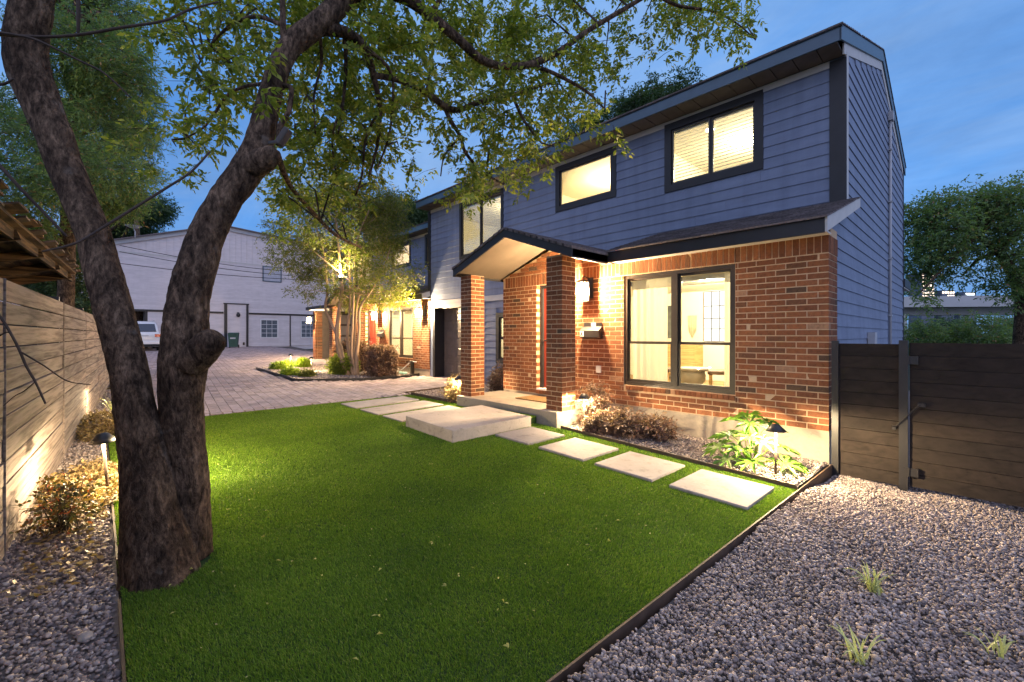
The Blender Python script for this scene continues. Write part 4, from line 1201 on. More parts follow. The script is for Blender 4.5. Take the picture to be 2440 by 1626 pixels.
def chair(label, loc, rz):
    t = thing('dining_chair', label, 'chair', loc, rz, 'dining chairs in the lit room')
    MB().box(-.24, .24, -.24, .22, .42, .49).build('seat', M['chair_fabric'], t, 0.02, local=True)
    MB().hexa([(-.24, .20, .45), (.24, .20, .45), (.24, .26, .45), (-.24, .26, .45)], [(-.25, .30, .92), (.25, .30, .92), (.25, .34, .92), (-.25, .34, .92)]).build('backrest', M['chair_fabric'], t, 0.015, local=True)
    for x in (-.21, .21):
        for y in (-.2, .2): MB().box(x - .02, x + .02, y - .02, y + .02, 0, .42).build('leg', M['oak'], t, local=True)
chair('brown leather chair right of the round table inside the window', (-1.86, 1.72, 0.40), R(-70))
chair('brown leather chair left of the round table behind the curtain', (-2.95, 1.55, 0.40), R(100))
o = MB().box(-4.48, -4.02, 4.555, 4.595, 1.42, 2.26).build('framed_canvas', M['art']); tag(o, 'dark grey framed canvas on the back wall of the living room', 'picture')
o = MB().box(-3.42, -3.31, 4.555, 4.595, 1.70, 2.08).build('framed_canvas', M['art']); tag(o, 'small narrow dark picture near the lit passage of the living room', 'picture')
mc = MB().tube([(-3.80, 4.54, 1.98), (-3.58, 4.54, 1.98)], .01, 6)
for i in range(12):
    x = -3.79 + i * .018; mc.tube([(x, 4.545, 1.98), (x + random.uniform(-.01, .01), 4.545, 1.42 + .2 * abs(i - 5.5) / 5.5)], .008, 5)
tag(mc.build('macrame_hanging', M['macrame']), 'pale knotted rope hanging on the living room back wall', 'wall hanging')
nk = thing('bright_window', 'bright gridded inner window at the right of the living room', 'window', (-3.13, 4.55, 1.4))
MB().box(-.28, .30, .0, .03, -.05, 1.15).build('glow', mat_emit('inner_glow', (1.0, .95, .85), 1.3), nk, local=True)
g = MB()
for x in (-.28, -.09, .1, .29): g.box(x - .008, x + .008, -.012, 0, -.05, 1.15)
for z in (-.05, .25, .5, .8, 1.15): g.box(-.28, .30, -.014, -.001, z - .008, z + .008)
g.build('muntins', M['frame'], nk, local=True)
def pendant(label, x, y, z):
    t = thing('pendant_lamp', label, 'lamp', (x, y, z), group='glass pendants in the middle upper window')
    MB().lathe([(.02, .17), (.07, .13), (.11, .03), (.10, -.08), (.05, -.12), (.01, -.125)], seg=18).build('shade', M['lit_pend'], t, local=True)
    MB().tube([(0, 0, .17), (0, 0, 5.45 - z)], .006, 6).build('cord', M['black_metal'], t, local=True)
M['lit_pend'] = mat_emit('pendant_glass', (1.0, .86, .66), 4.0)
pendant('larger glowing pendant lamp in the middle upper window', -4.30, 2.6, 4.86)
pendant('smaller lower glowing pendant lamp in the middle upper window', -4.62, 2.5, 4.72)

# ------------------------------------------------------------------ concrete step and stepping stones
def slab(name, label, cat, x0, x1, y0, y1, h, th, mat, group=None, skew=0.0):
    zc = [gz(x0), gz(x1)]
    b = [(x0, y0, zc[0] + h - th), (x1, y0, zc[1] + h - th), (x1 + skew, y1, zc[1] + h - th), (x0 + skew, y1, zc[0] + h - th)]
    t = [(x, y, z + th) for x, y, z in b]
    o = MB().hexa(b, t).build(name, M[mat], None, 0.008)
    return tag(o, label, cat, group)
slab('concrete_step', 'thick raised concrete slab step in front of the porch', 'step', -4.70, -3.50, -2.87, -1.40, 0.165, 0.24, 'stone_slab')
for nm, xs in zip(('nearest stepping stone, beside the corner of the gravel bed', 'second stepping stone from the gravel yard, in front of the fatsia', 'third stepping stone from the gravel yard, before the purple shrubs', 'stepping stone right beside the raised concrete step'), ((-0.86, -0.15), (-1.74, -1.04), (-2.60, -1.90), (-3.43, -2.78))):
    slab('stepping_stone', nm, 'stepping stone', xs[0], xs[1], -2.195, -1.46, 0.030, 0.10, 'stone_slab', 'concrete stepping stones in the lawn')
for nm, xs in zip(('long concrete slab partly hidden behind the raised step', 'middle of three long slabs left of the raised step', 'long slab nearest the driveway, farthest of the three'), ((-5.62, -4.98), (-6.48, -5.78), (-7.36, -6.66))):
    slab('path_slab', nm, 'path slab', xs[0], xs[1], -2.78, -1.36, 0.026, 0.10, 'stone_slab', 'long concrete slabs between driveway and step', -0.12)
STONES = [(-4.70, -3.50, -2.87, -1.40)] + [(a, b, -2.195, -1.46) for a, b in ((-0.86, -0.15), (-1.74, -1.04), (-2.60, -1.90), (-3.43, -2.78))] + [(-5.68, -5.04, -2.78, -1.36), (-6.54, -5.84, -2.78, -1.36), (-7.42, -6.72, -2.78, -1.36)]

# ------------------------------------------------------------------ artificial turf
TREE = (-2.25, -5.92)
def turf(n_try):
    x = RNG.uniform(-7.68, 0.02, n_try); y = RNG.uniform(-6.14, -1.05, n_try)
    top = np.where(x > -3.18, -1.13 - (x + 3.2) * 0.050, np.where(x > -5.78, -1.16, -1.06))
    ok = (y < top - .012) & (x < 0.027 + 0.021 * y)
    d = FWX * (x - CAM[0]) + FWY * (y - CAM[1])
    ok &= RNG.uniform(0, 1, n_try) < np.clip((2.6 / np.maximum(d, .5)) ** 1.5, .10, 1)
    for a, b, c, e_ in STONES:
        ok &= ~((x > a - .004) & (x < b + .004) & (y > c - .004) & (y < e_ + .004))
    ok &= (x - TREE[0]) ** 2 + (y - TREE[1]) ** 2 > .22 ** 2
    ok &= d > 1.2
    return x[ok], y[ok], d[ok]
gx, gy, gd = turf(1900000)
n = len(gx)
gzv = GZ(gx)
ang = RNG.uniform(0, 2 * np.pi, n)
pile = 1.3 * np.sin(gx * 1.1 + .6 * np.sin(gy * 1.7)) + .9 * np.sin(gy * 1.3 + gx * .5)      # brushed this way and that
la = pile + RNG.normal(0, .9, n); lean = np.abs(RNG.normal(.45, .4, n))
tuft = .85 + .18 * np.sin(gx * 9.1 + 2 * np.sin(gy * 5)) * np.sin(gy * 8.3 + 1.5 * np.sin(gx * 4))
hgt = RNG.uniform(.012, .023, n) * tuft; wid = .0018 * np.clip(gd / 2.4, 1, 3.6)
bx, by = np.cos(ang) * wid, np.sin(ang) * wid
V = np.empty((n, 3, 3), np.float32)
V[:, 0] = np.stack([gx - bx, gy - by, gzv], -1); V[:, 1] = np.stack([gx + bx, gy + by, gzv], -1)
V[:, 2] = np.stack([gx + np.cos(la) * lean * hgt, gy + np.sin(la) * lean * hgt, gzv + hgt], -1)
np_obj('lawn_grass', V.reshape(-1, 3), np.arange(n * 3).reshape(-1, 3), M['grass'], None, 'stuff')
tag(bpy.data.objects['lawn_grass'], 'dense short green artificial turf of the front lawn', 'grass')
# slip of turf on the ledge between step and porch
o = MB().box(-5.0, -3.62, -1.395, -1.16, 0.0, 0.20).build('turf_ledge', M['turf']); tag(o, kind='structure')
n = 14000
x = RNG.uniform(-5.0, -3.62, n); y = RNG.uniform(-1.395, -1.16, n)
V = np.empty((n, 3, 3), np.float32); ang = RNG.uniform(0, 6.28, n)
V[:, 0] = np.stack([x - np.cos(ang) * .004, y - np.sin(ang) * .004, np.full(n, .2)], -1); V[:, 1] = np.stack([x + np.cos(ang) * .004, y + np.sin(ang) * .004, np.full(n, .2)], -1)
V[:, 2] = np.stack([x + RNG.normal(0, .008, n), y + RNG.normal(0, .008, n), .2 + RNG.uniform(.015, .03, n)], -1)
o = np_obj('ledge_grass', V.reshape(-1, 3), np.arange(n * 3).reshape(-1, 3), M['grass'], None, 'stuff')
tag(o, 'narrow strip of green turf between raised step and porch', 'grass')

# ------------------------------------------------------------------ gravel stones
ICO_V, ICO_F = None, None
def ico():
    p = (1 + 5 ** .5) / 2
    v = np.array([(-1, p, 0), (1, p, 0), (-1, -p, 0), (1, -p, 0), (0, -1, p), (0, 1, p), (0, -1, -p), (0, 1, -p), (p, 0, -1), (p, 0, 1), (-p, 0, -1), (-p, 0, 1)], float)
    v /= np.linalg.norm(v[0])
    f = np.array([(0, 11, 5), (0, 5, 1), (0, 1, 7), (0, 7, 10), (0, 10, 11), (1, 5, 9), (5, 11, 4), (11, 10, 2), (10, 7, 6), (7, 1, 8), (3, 9, 4), (3, 4, 2), (3, 2, 6), (3, 6, 8), (3, 8, 9), (4, 9, 5), (2, 4, 11), (6, 2, 10), (8, 6, 7), (9, 8, 1)])
    return v, f
ICO_V, ICO_F = ico()
def rand_rot(n, tilt=0.5):
    a = RNG.uniform(0, 2 * np.pi, n); b = RNG.normal(0, tilt, n); c = RNG.normal(0, tilt, n)
    ca, sa, cb, sb_, cc, sc_ = np.cos(a), np.sin(a), np.cos(b), np.sin(b), np.cos(c), np.sin(c)
    Z = np.zeros(n); O = np.ones(n)
    Rz = np.stack([np.stack([ca, -sa, Z], -1), np.stack([sa, ca, Z], -1), np.stack([Z, Z, O], -1)], 1)
    Rx = np.stack([np.stack([O, Z, Z], -1), np.stack([Z, cb, -sb_], -1), np.stack([Z, sb_, cb], -1)], 1)
    Ry = np.stack([np.stack([cc, Z, sc_], -1), np.stack([Z, O, Z], -1), np.stack([-sc_, Z, cc], -1)], 1)
    return np.einsum('nij,njk,nkl->nil', Rx, Ry, Rz)
OCT_V = np.array([(1, 0, 0), (-1, 0, 0), (0, 1, 0), (0, -1, 0), (0, 0, 1), (0, 0, -1)], float)
OCT_F = np.array([(0, 2, 4), (2, 1, 4), (1, 3, 4), (3, 0, 4), (2, 0, 5), (1, 2, 5), (3, 1, 5), (0, 3, 5)])
def stones(name, label, X, Y, Z, r0, r1, kind='ico'):
    n = len(X)
    BV, BF = (ICO_V, ICO_F) if kind == 'ico' else (OCT_V * 1.12, OCT_F)
    nv = len(BV)
    S = (r0 + (r1 - r0) * RNG.uniform(0, 1, n) ** 1.8 * np.where(RNG.uniform(0, 1, n) < .03, 1.7, 1))[:, None] * np.stack([RNG.uniform(.8, 1.35, n), RNG.uniform(.7, 1.05, n), RNG.uniform(.42, .75, n)], -1)
    P = BV[None] * (1 + RNG.normal(0, .13, (n, nv, 1))) * S[:, None, :]
    P = np.einsum('nij,nkj->nki', rand_rot(n), P)
    P += np.stack([X, Y, Z], -1)[:, None, :]
    Fs = (BF[None] + (np.arange(n) * nv)[:, None, None]).reshape(-1, 3)
    o = np_obj(name, P.reshape(-1, 3), Fs, M['stones'], None, 'stuff', smooth=True)
    return tag(o, label, 'gravel')
def scatter(poly, dens, near=None):
    xs = [p[0] for p in poly]; ys = [p[1] for p in poly]
    A = (max(xs) - min(xs)) * (max(ys) - min(ys)); n = int(A * dens)
    x = RNG.uniform(min(xs), max(xs), n); y = RNG.uniform(min(ys), max(ys), n)
    c = np.zeros(n, bool); m = len(poly)
    for i in range(m):
        x1, y1 = poly[i]; x2, y2 = poly[(i + 1) % m]
        if y1 == y2: continue
        k = ((y1 > y) != (y2 > y)) & (x < (x2 - x1) * (y - y1) / (y2 - y1) + x1)
        c ^= k
    return x[c], y[c]
mb = MB(); ny_ = 24
for i in range(ny_):
    ya, yb_ = -9 + 9.6 * i / ny_, -9 + 9.6 * (i + 1) / ny_
    za, zb_ = [-.056 - .097 * min(1, max(0, (q + 1.3) / 1.3)) for q in (ya, yb_)]
    mb.add([(-.03, ya, za), (9, ya, za - .29), (9, yb_, zb_ - .29), (-.03, yb_, zb_)], [(0, 1, 2, 3)])
tag(mb.build('gravel_yard_bed', M['gravel_bed']), kind='structure')
x, y = scatter([(-0.03, -5.5), (1.75, -5.3), (1.75, 0.9), (0.03, 0.9), (0.06, -.02)], 6600)
keep = ~((x < 0.09) & (y > -0.03)); x, y = x[keep], y[keep]
yard = -.018 - .097 * np.clip((y + 1.3) / 1.3, 0, 1) - .02 * x
mound = 0.016 * np.sin(x * 3.1 + 1) * np.sin(y * 2.3) + 0.012 * np.sin(x * 7 + y * 5)
stones('yard_gravel', 'loose grey pebble gravel of the open yard by the dark gate', x, y, GZ(x) * 0.4 + yard + mound + RNG.uniform(-.012, .012, len(x)), .0062, .0150)
x, y = scatter([(-13.0, -6.75), (0.2, -6.75), (0.2, -6.17), (-7.7, -6.17), (-13.0, -5.8)], 3400)
k = RNG.uniform(0, 1, len(x)) < np.clip(6.0 / np.maximum(2, -x + 1.2) - .2, .18, 1); x, y = x[k], y[k]
k = (x - TREE[0]) ** 2 + (y - TREE[1]) ** 2 > .2 ** 2; x, y = x[k], y[k]
stones('verge_gravel', 'grey pebble gravel along the weathered fence behind the big tree', x, y, GZ(x) - .012 + RNG.uniform(-.01, .012, len(x)), .0085, .019)
x, y = scatter([(-3.14, -1.11), (-0.05, -1.26), (-0.02, -0.0), (-3.14, -0.0)], 3000)
stones('front_bed_gravel', 'pale pebble gravel in the bed under the big window', x, y, GZ(x) + RNG.uniform(-.012, .012, len(x)), .008, .017, 'oct')
x, y = scatter([(-5.82, -1.04), (-5.82, 1.6), (-8.34, 1.6), (-8.12, 0.2), (-7.94, -1.0)], 900)
stones('porch_bed_gravel', 'pebble gravel in the small bed left of the porch', x, y, GZ(x) + RNG.uniform(-.01, .01, len(x)), .016, .03, 'oct')
x, y = scatter(BED_B, 620)
stones('far_bed_gravel', 'pebble gravel in the far bed around the multi-stem tree', x, y, GZ(x) + .008 + RNG.uniform(-.008, .01, len(x)), .018, .038, 'oct')
def rock(label, p, r):
    mb = MB(); v, f = ICO_V, ICO_F
    vs = [(p[0] + a * r[0] * random.uniform(.85, 1.15), p[1] + b * r[1] * random.uniform(.85, 1.15), p[2] + c * r[2]) for a, b, c in v]
    o = mb.add(vs, [tuple(q) for q in f]).build('flat_rock', M['stone_slab'], None, .006); tag(o, label, 'rock', 'flat rocks in the gravel yard')
rock('buried flat rock farther out in the gravel near the gate', (0.50, -1.45, -.05), (.13, .06, .03))
rock('buried flat rock lying closest to the lawn edging', (0.40, -1.72, -.045), (.09, .06, .028))
rock('buried flat rock nearest the striped grass clump', (0.55, -1.85, -.05), (.15, .055, .03))
rock('small pale rock on gravel left of the big tree', (-1.75, -6.28, .05), (.05, .035, .025))

# ------------------------------------------------------------------ weathered board fence
FP, FD = Vector((-2.94, -6.68, 0)), Vector((-0.9985, 0.0552, 0))
FN = Vector((0.0552, 0.9985, 0))
fence = thing('board_fence', 'tall weathered horizontal board fence along the verge', 'fence', (-6.0, -6.52, 0.1))
s_edges = [-3.2, 0.12, 2.88, 5.5, 8.2, 10.9, 13.6]
for a, b in zip(s_edges[:-1], s_edges[1:]):
    z = 0.10
    k = 0
    while z < 1.86:
        h = 0.148
        off = random.uniform(-.004, .004)
        p = FP + FD * (a + .012) + FN * off; q = FP + FD * (b - .012) + FN * (off + random.uniform(-.003, .003))
        m0 = gz(p.x) * 0.3
        MB().hexa([(p - FN * .022) + Vector((0, 0, z)), p + Vector((0, 0, z)), q + Vector((0, 0, z)), (q - FN * .022) + Vector((0, 0, z))],
                  [(p - FN * .022) + Vector((0, 0, z + h - .009)), p + Vector((0, 0, z + h - .009)), q + Vector((0, 0, z + h - .009)), (q - FN * .022) + Vector((0, 0, z + h - .009))]).build('board', M['fence_grey'], fence, 0.003)
        z += h
    c = FP + FD * a - FN * .075
    MB().bar(c + Vector((0, 0, -.1)), c + Vector((0, 0, 1.93)), .09, .09, FN).build('post', M['black_metal'], fence)
for s in (0.12, 2.88):
    c = FP + FD * s + FN * .004
    MB().bar(c + Vector((0, 0, .05)), c + Vector((0, 0, 1.87)), .012, .012, FN).build('batten', M['fence_grey'], fence)

# ------------------------------------------------------------------ dark fence and gate beside the house
gf = thing('side_fence', 'dark stained fixed fence panel against the house corner', 'fence', (0.36, 0.0, -0.13))
MB().box(0.035, 0.10, -0.055, 0.01, -0.2, 1.44).build('post', M['black_metal'], gf)
z = -0.10; i = 0
while z < 1.40:
    h = .1375; MB().box(0.102, 0.622, -.018 + random.uniform(-.002, .002), 0.004, z, z + h - .004).build('board', M['fence_dark'], gf, 0.001); z += h
MB().box(0.102, 0.62, 0.006, 0.012, -.1, 1.40).build('seam_darkener', M['black_metal'], gf)  # black sheet added behind the boards so their gaps read dark
MB().box(0.622, 0.695, -0.05, 0.02, -0.25, 1.45).build('post', M['black_metal'], gf)
gt = thing('side_gate', 'dark stained board gate hung on the metal post', 'gate', (1.4, 0.0, -0.1))
z = -0.085
while z < 1.40:
    h = .1375; MB().box(0.705, 2.35, -.02 + random.uniform(-.002, .002), 0.002, z, z + h - .004).build('board', M['fence_dark'], gt, 0.001); z += h
MB().box(0.706, 2.34, 0.0035, 0.0039, -.08, 1.40).build('seam_darkener', M['black_metal'], gt)  # thin black sheet added to darken the gate's seams
MB().box(0.712, 0.752, 0.004, .04, -.08, 1.41).box(2.3, 2.345, 0.004, .04, -.08, 1.41).build('frame', M['black_metal'], gt)
for z in (1.20, 0.03):
    MB().box(0.660, 0.775, -.058, -.052, z, z + .085).box(0.693, 0.707, -.068, -.05, z - .004, z + .089).box(0.76, 0.776, -.062, -.02, z, z + .085).build('hinge', M['black_metal'], gt)
pts = []
for i in range(121):
    u = i / 120; a = u * 2 * math.pi * 22
    pts.append((0.585 + .20 * u + .011 * math.cos(a), -.065 + .011 * math.sin(a), 0.52 + .26 * u))
MB().tube(pts, .0026, 5).build('spring', M['black_metal'], gt)
MB().box(0.57, 0.60, -.07, -.03, .50, .53).build('spring_bracket', M['black_metal'], gt)
MB().box(0.77, 0.83, -.07, -.018, .765, .80).build('spring_bracket', M['black_metal'], gt)

# ------------------------------------------------------------------ path lamps
def path_lamp(label, x, y, watts=14, h=.5, z=None, lean=0.0):
    z0 = gz(x) if z is None else z
    t = thing('path_lamp', label, 'path lamp', (x, y, z0), 0, 'hat-shaped path lamps in the beds')
    t.rotation_euler = (lean, lean * .6, 0)
    MB().lathe([(.012, -.08), (.012, h - .08)], seg=10).build('post', M['steel'], t, local=True)
    MB().lathe([(.040, 0.0), (.040, .012), (.015, .018)], seg=14).build('base', M['steel'], t, local=True)
    MB().lathe([(.0135, h - .10), (.0135, h - .012)], seg=10).build('lamp_tube', M['tube'], t, local=True)
    MB().lathe([(.022, h - .002), (.092, h - .026), (.100, h - .024), (.060, h + .016), (.038, h + .044), (.012, h + .050)], seg=22).build('cap', M['black_metal'], t, local=True)
    for k in range(3):
        a = k * 2.094 + .9
        lamp(t, (.026 * math.cos(a), .026 * math.sin(a), h - .035), watts * 2.6, (1.0, .75, .43), .012, local=True)
    return t
path_lamp('black hat path lamp leaning by the fence left of the big tree', -4.02, -6.17, 6.5, .5, None, R(4))
path_lamp('black hat path lamp hidden behind the trunk of the big tree', -4.1, -5.72, 20)
path_lamp('black hat path lamp farther along the fence verge', -8.6, -6.05, 6)
path_lamp('black hat path lamp among the fatsia leaves', -0.28, -0.97, 29)
path_lamp('path lamp in front of the nandina right of the porch', -2.86, -0.92, 14)
path_lamp('path lamp in the gold shrub left of the porch', -5.93, -0.98, 13)
path_lamp('path lamp in the far bed nearest the driveway tip', -16.6, -0.95, 16)
path_lamp('path lamp in the far bed beside low yellow shrubs', -14.5, -0.92, 16)

# ------------------------------------------------------------------ foliage generators
def unit(v): return v / np.maximum(np.linalg.norm(v, axis=-1, keepdims=True), 1e-9)
def leaflets(base, dirs, L, W, droop=0.25):
    """kite shaped leaflets folded along the midrib: base (n,3), dirs (n,3), L (n,), W (n,)"""
    n = len(base)
    dirs = unit(dirs)
    side = unit(np.cross(dirs, unit(RNG.normal(0, 1, (n, 3)) * .7 + np.array([0, 0, 1.0]))))
    nor = np.cross(side, dirs)
    tip = base + dirs * L[:, None] - np.array([0, 0, 1.0]) * (droop * L)[:, None] * .35
    mid = base + dirs * (L * .45)[:, None] - nor * (W * .25)[:, None]
    l = base + dirs * (L * .42)[:, None] + side * (W * .5)[:, None]
    r = base + dirs * (L * .42)[:, None] - side * (W * .5)[:, None]
    V = np.stack([base, l, tip, r], 1)
    q = np.arange(n)[:, None] * 4
    Fs = np.concatenate([q + np.array([[0, 2, 1]]), q + np.array([[0, 3, 2]])], 0)
    return V.reshape(-1, 3), Fs
SAG = .12
def compound(pos, dirs, length, nl, lL, lW):
    """compound leaves: nl leaflets on a rachis"""
    n = len(pos)
    dirs = unit(dirs)
    side = unit(np.cross(dirs, np.array([0, 0, 1.0]) + RNG.normal(0, .35, (n, 3))))
    bs, ds, Ls, Ws = [], [], [], []
    for j in range(nl):
        if j == nl - 1: t, s = 1.0, 0
        else: t, s = .35 + .6 * (j // 2) / max(1, (nl - 1) // 2), (1 if j % 2 else -1)
        p = pos + dirs * (length * t)[:, None] - np.array([0, 0, 1.0]) * (length * t * t * SAG)[:, None]
        d = dirs * (.75 if s else 1.0) + side * s * .9 + RNG.normal(0, .26, (n, 3)) - np.array([0, 0, SAG])
        bs.append(p); ds.append(d); Ls.append(lL * RNG.uniform(.75, 1.2, n)); Ws.append(lW * RNG.uniform(.8, 1.2, n))
    return leaflets(np.concatenate(bs), np.concatenate(ds), np.concatenate(Ls), np.concatenate(Ws))
def tubes3(P, Q, r0, r1):
    """many thin three-sided twigs"""
    n = len(P); d = unit(Q - P)
    a = unit(np.cross(d, unit(RNG.normal(0, 1, (n, 3))))); b = np.cross(d, a)
    V = np.empty((n, 6, 3))
    for k in range(3):
        c, s = math.cos(k * 2.0944), math.sin(k * 2.0944)
        V[:, k] = P + (a * c + b * s) * r0[:, None]; V[:, 3 + k] = Q + (a * c + b * s) * r1[:, None]
    q = np.arange(n)[:, None] * 6
    Fs = np.concatenate([q + np.array([[0, 1, 4, 3]]), q + np.array([[1, 2, 5, 4]]), q + np.array([[2, 0, 3, 5]])], 0)
    return V.reshape(-1, 3), Fs
def join(parts):
    Vs, Fs, o = [], [], 0
    for V, F_ in parts:
        Vs.append(V); Fs.append(F_ + o); o += len(V)
    return np.concatenate(Vs), np.concatenate(Fs)
def twigs_with_leaves(starts, tl, leaf_n, clen, nl, lL, lW, droop=.25, up=None):
    """drooping twigs carrying compound leaves; returns (leaf V,F), (twig V,F)"""
    n = len(starts)
    d = RNG.normal(0, 1, (n, 3)); d[:, 2] = d[:, 2] * .55 - droop * RNG.uniform(0.2, 1, n)
    if up is not None: d = d * .6 + up
    d = unit(d)
    L = tl * RNG.uniform(.6, 1.3, n)
    mid = starts + d * (L * .5)[:, None]
    d2 = unit(d - np.array([0, 0, .9 * droop]))
    end = mid + d2 * (L * .5)[:, None]
    tw = [tubes3(starts, mid, np.full(n, .0035), np.full(n, .0026)), tubes3(mid, end, np.full(n, .0026), np.full(n, .0014))]
    P, D = [], []
    for k in range(leaf_n):
        t = (k + RNG.uniform(.1, .9, n)) / leaf_n
        p = np.where((t < .5)[:, None], starts + (mid - starts) * (t * 2)[:, None], mid + (end - mid) * (t * 2 - 1)[:, None])
        s = unit(np.cross(d, RNG.normal(0, 1, (n, 3))))
        P.append(p); D.append(d * .45 + s * .9 + np.array([0, 0, -.15]))
    P = np.concatenate(P); D = np.concatenate(D)
    return compound(P, D, clen * RNG.uniform(.7, 1.2, len(P)), nl, lL, lW), join(tw)
def cells_to_points(cells, size, per):
    """cells: (px, py, depth, density, depth spread) -> scattered start points in world space"""
    pts = []
    for px, py, d, dens, dd in cells:
        k = int(per * dens + random.random())
        for _ in range(k):
            pts.append(at(px + random.uniform(-.5, .5) * size * 1.15, py + random.uniform(-.5, .5) * size * 1.15, max(1.8, d + random.gauss(0, dd))))
    return np.array([tuple(p) for p in pts])

# ------------------------------------------------------------------ the big two-stemmed tree
tree = thing('shade_tree', 'big two-stemmed shade tree with rough bark leaning over the lawn', 'tree', (TREE[0], TREE[1], 0.05))
def polyline(spec, sub=6):
    """smooth (px, py, depth, half width px) chains into world points and radii"""
    P = [at(a, b, d) for a, b, d, w in spec]; Rr = [w * d / F_PX / math.sqrt(1 + ((a - CX_PX) / F_PX) ** 2) for a, b, d, w in spec]   # widths off the axis look stretched
    pts, rad = [], []
    n = len(P)
    for i in range(n - 1):
        p0, p1, p2, p3 = P[max(i - 1, 0)], P[i], P[i + 1], P[min(i + 2, n - 1)]
        for k in range(sub):
            t = k / sub
            pts.append(0.5 * ((2 * p1) + (p2 - p0) * t + (2 * p0 - 5 * p1 + 4 * p2 - p3) * t * t + (3 * p1 - p0 - 3 * p2 + p3) * t ** 3))
            rad.append(Rr[i] + (Rr[i + 1] - Rr[i]) * t)
    pts.append(P[-1]); rad.append(Rr[-1])
    return pts, rad
def limb(name, spec, seg=10, sub=6, wob=.08, mat='bark', parent=None, seed=1.0, flare=None):
    p, r = polyline(spec, sub)
    if flare is not None: return MB().trunk(p, r, seg, seed, flare).build(name, M[mat], parent or tree), p, r
    return MB().tube(p, r, seg, True, True, wob, seed).build(name, M[mat], parent or tree), p, r
limb('trunk', [(392, 1425, 2.66, 104), (386, 1380, 2.68, 97), (376, 1310, 2.70, 88), (365, 1240, 2.72, 79), (348, 1120, 2.74, 66), (327, 1000, 2.75, 55), (306, 879, 2.76, 49), (275, 751, 2.78, 50), (238, 624, 2.80, 48), (216, 540, 2.80, 47), (168, 428, 2.80, 48), (128, 321, 2.78, 51), (85, 214, 2.76, 57), (64, 143, 2.75, 60), (66, 71, 2.74, 57), (78, 0, 2.74, 54), (84, -150, 2.74, 50), (60, -420, 2.8, 40)], 72, 22, .10, seed=3, flare=.30)
limb('stem', [(446, 1400, 2.88, 66), (450, 1330, 2.88, 60), (455, 1240, 2.88, 52), (450, 1120, 2.88, 47), (434, 1000, 2.88, 54), (436, 879, 2.89, 62), (446, 751, 2.92, 57), (455, 687, 2.94, 53), (474, 624, 2.96, 50), (494, 560, 3.0, 46), (535, 480, 3.05, 41), (572, 428, 3.1, 42), (606, 378, 3.14, 43), (622, 321, 3.18, 34), (648, 214, 3.24, 28), (672, 143, 3.3, 27), (702, 100, 3.36, 29), (752, 62, 3.42, 27), (800, 18, 3.5, 28), (850, -60, 3.6, 26), (900, -220, 3.8, 22)], 64, 20, .10, seed=9, flare=.25)
limb('cut_stub', [(456, 868, 2.84, 44), (482, 838, 2.81, 44), (502, 816, 2.79, 40), (514, 803, 2.78, 30), (519, 798, 2.78, 14)], 44, 14, .16, seed=5, flare=0.0)
limb('knee_burl', [(592, 402, 3.10, 34), (626, 384, 3.08, 34), (650, 366, 3.06, 24), (660, 358, 3.06, 12)], 36, 12, .18, seed=7, flare=0.0)
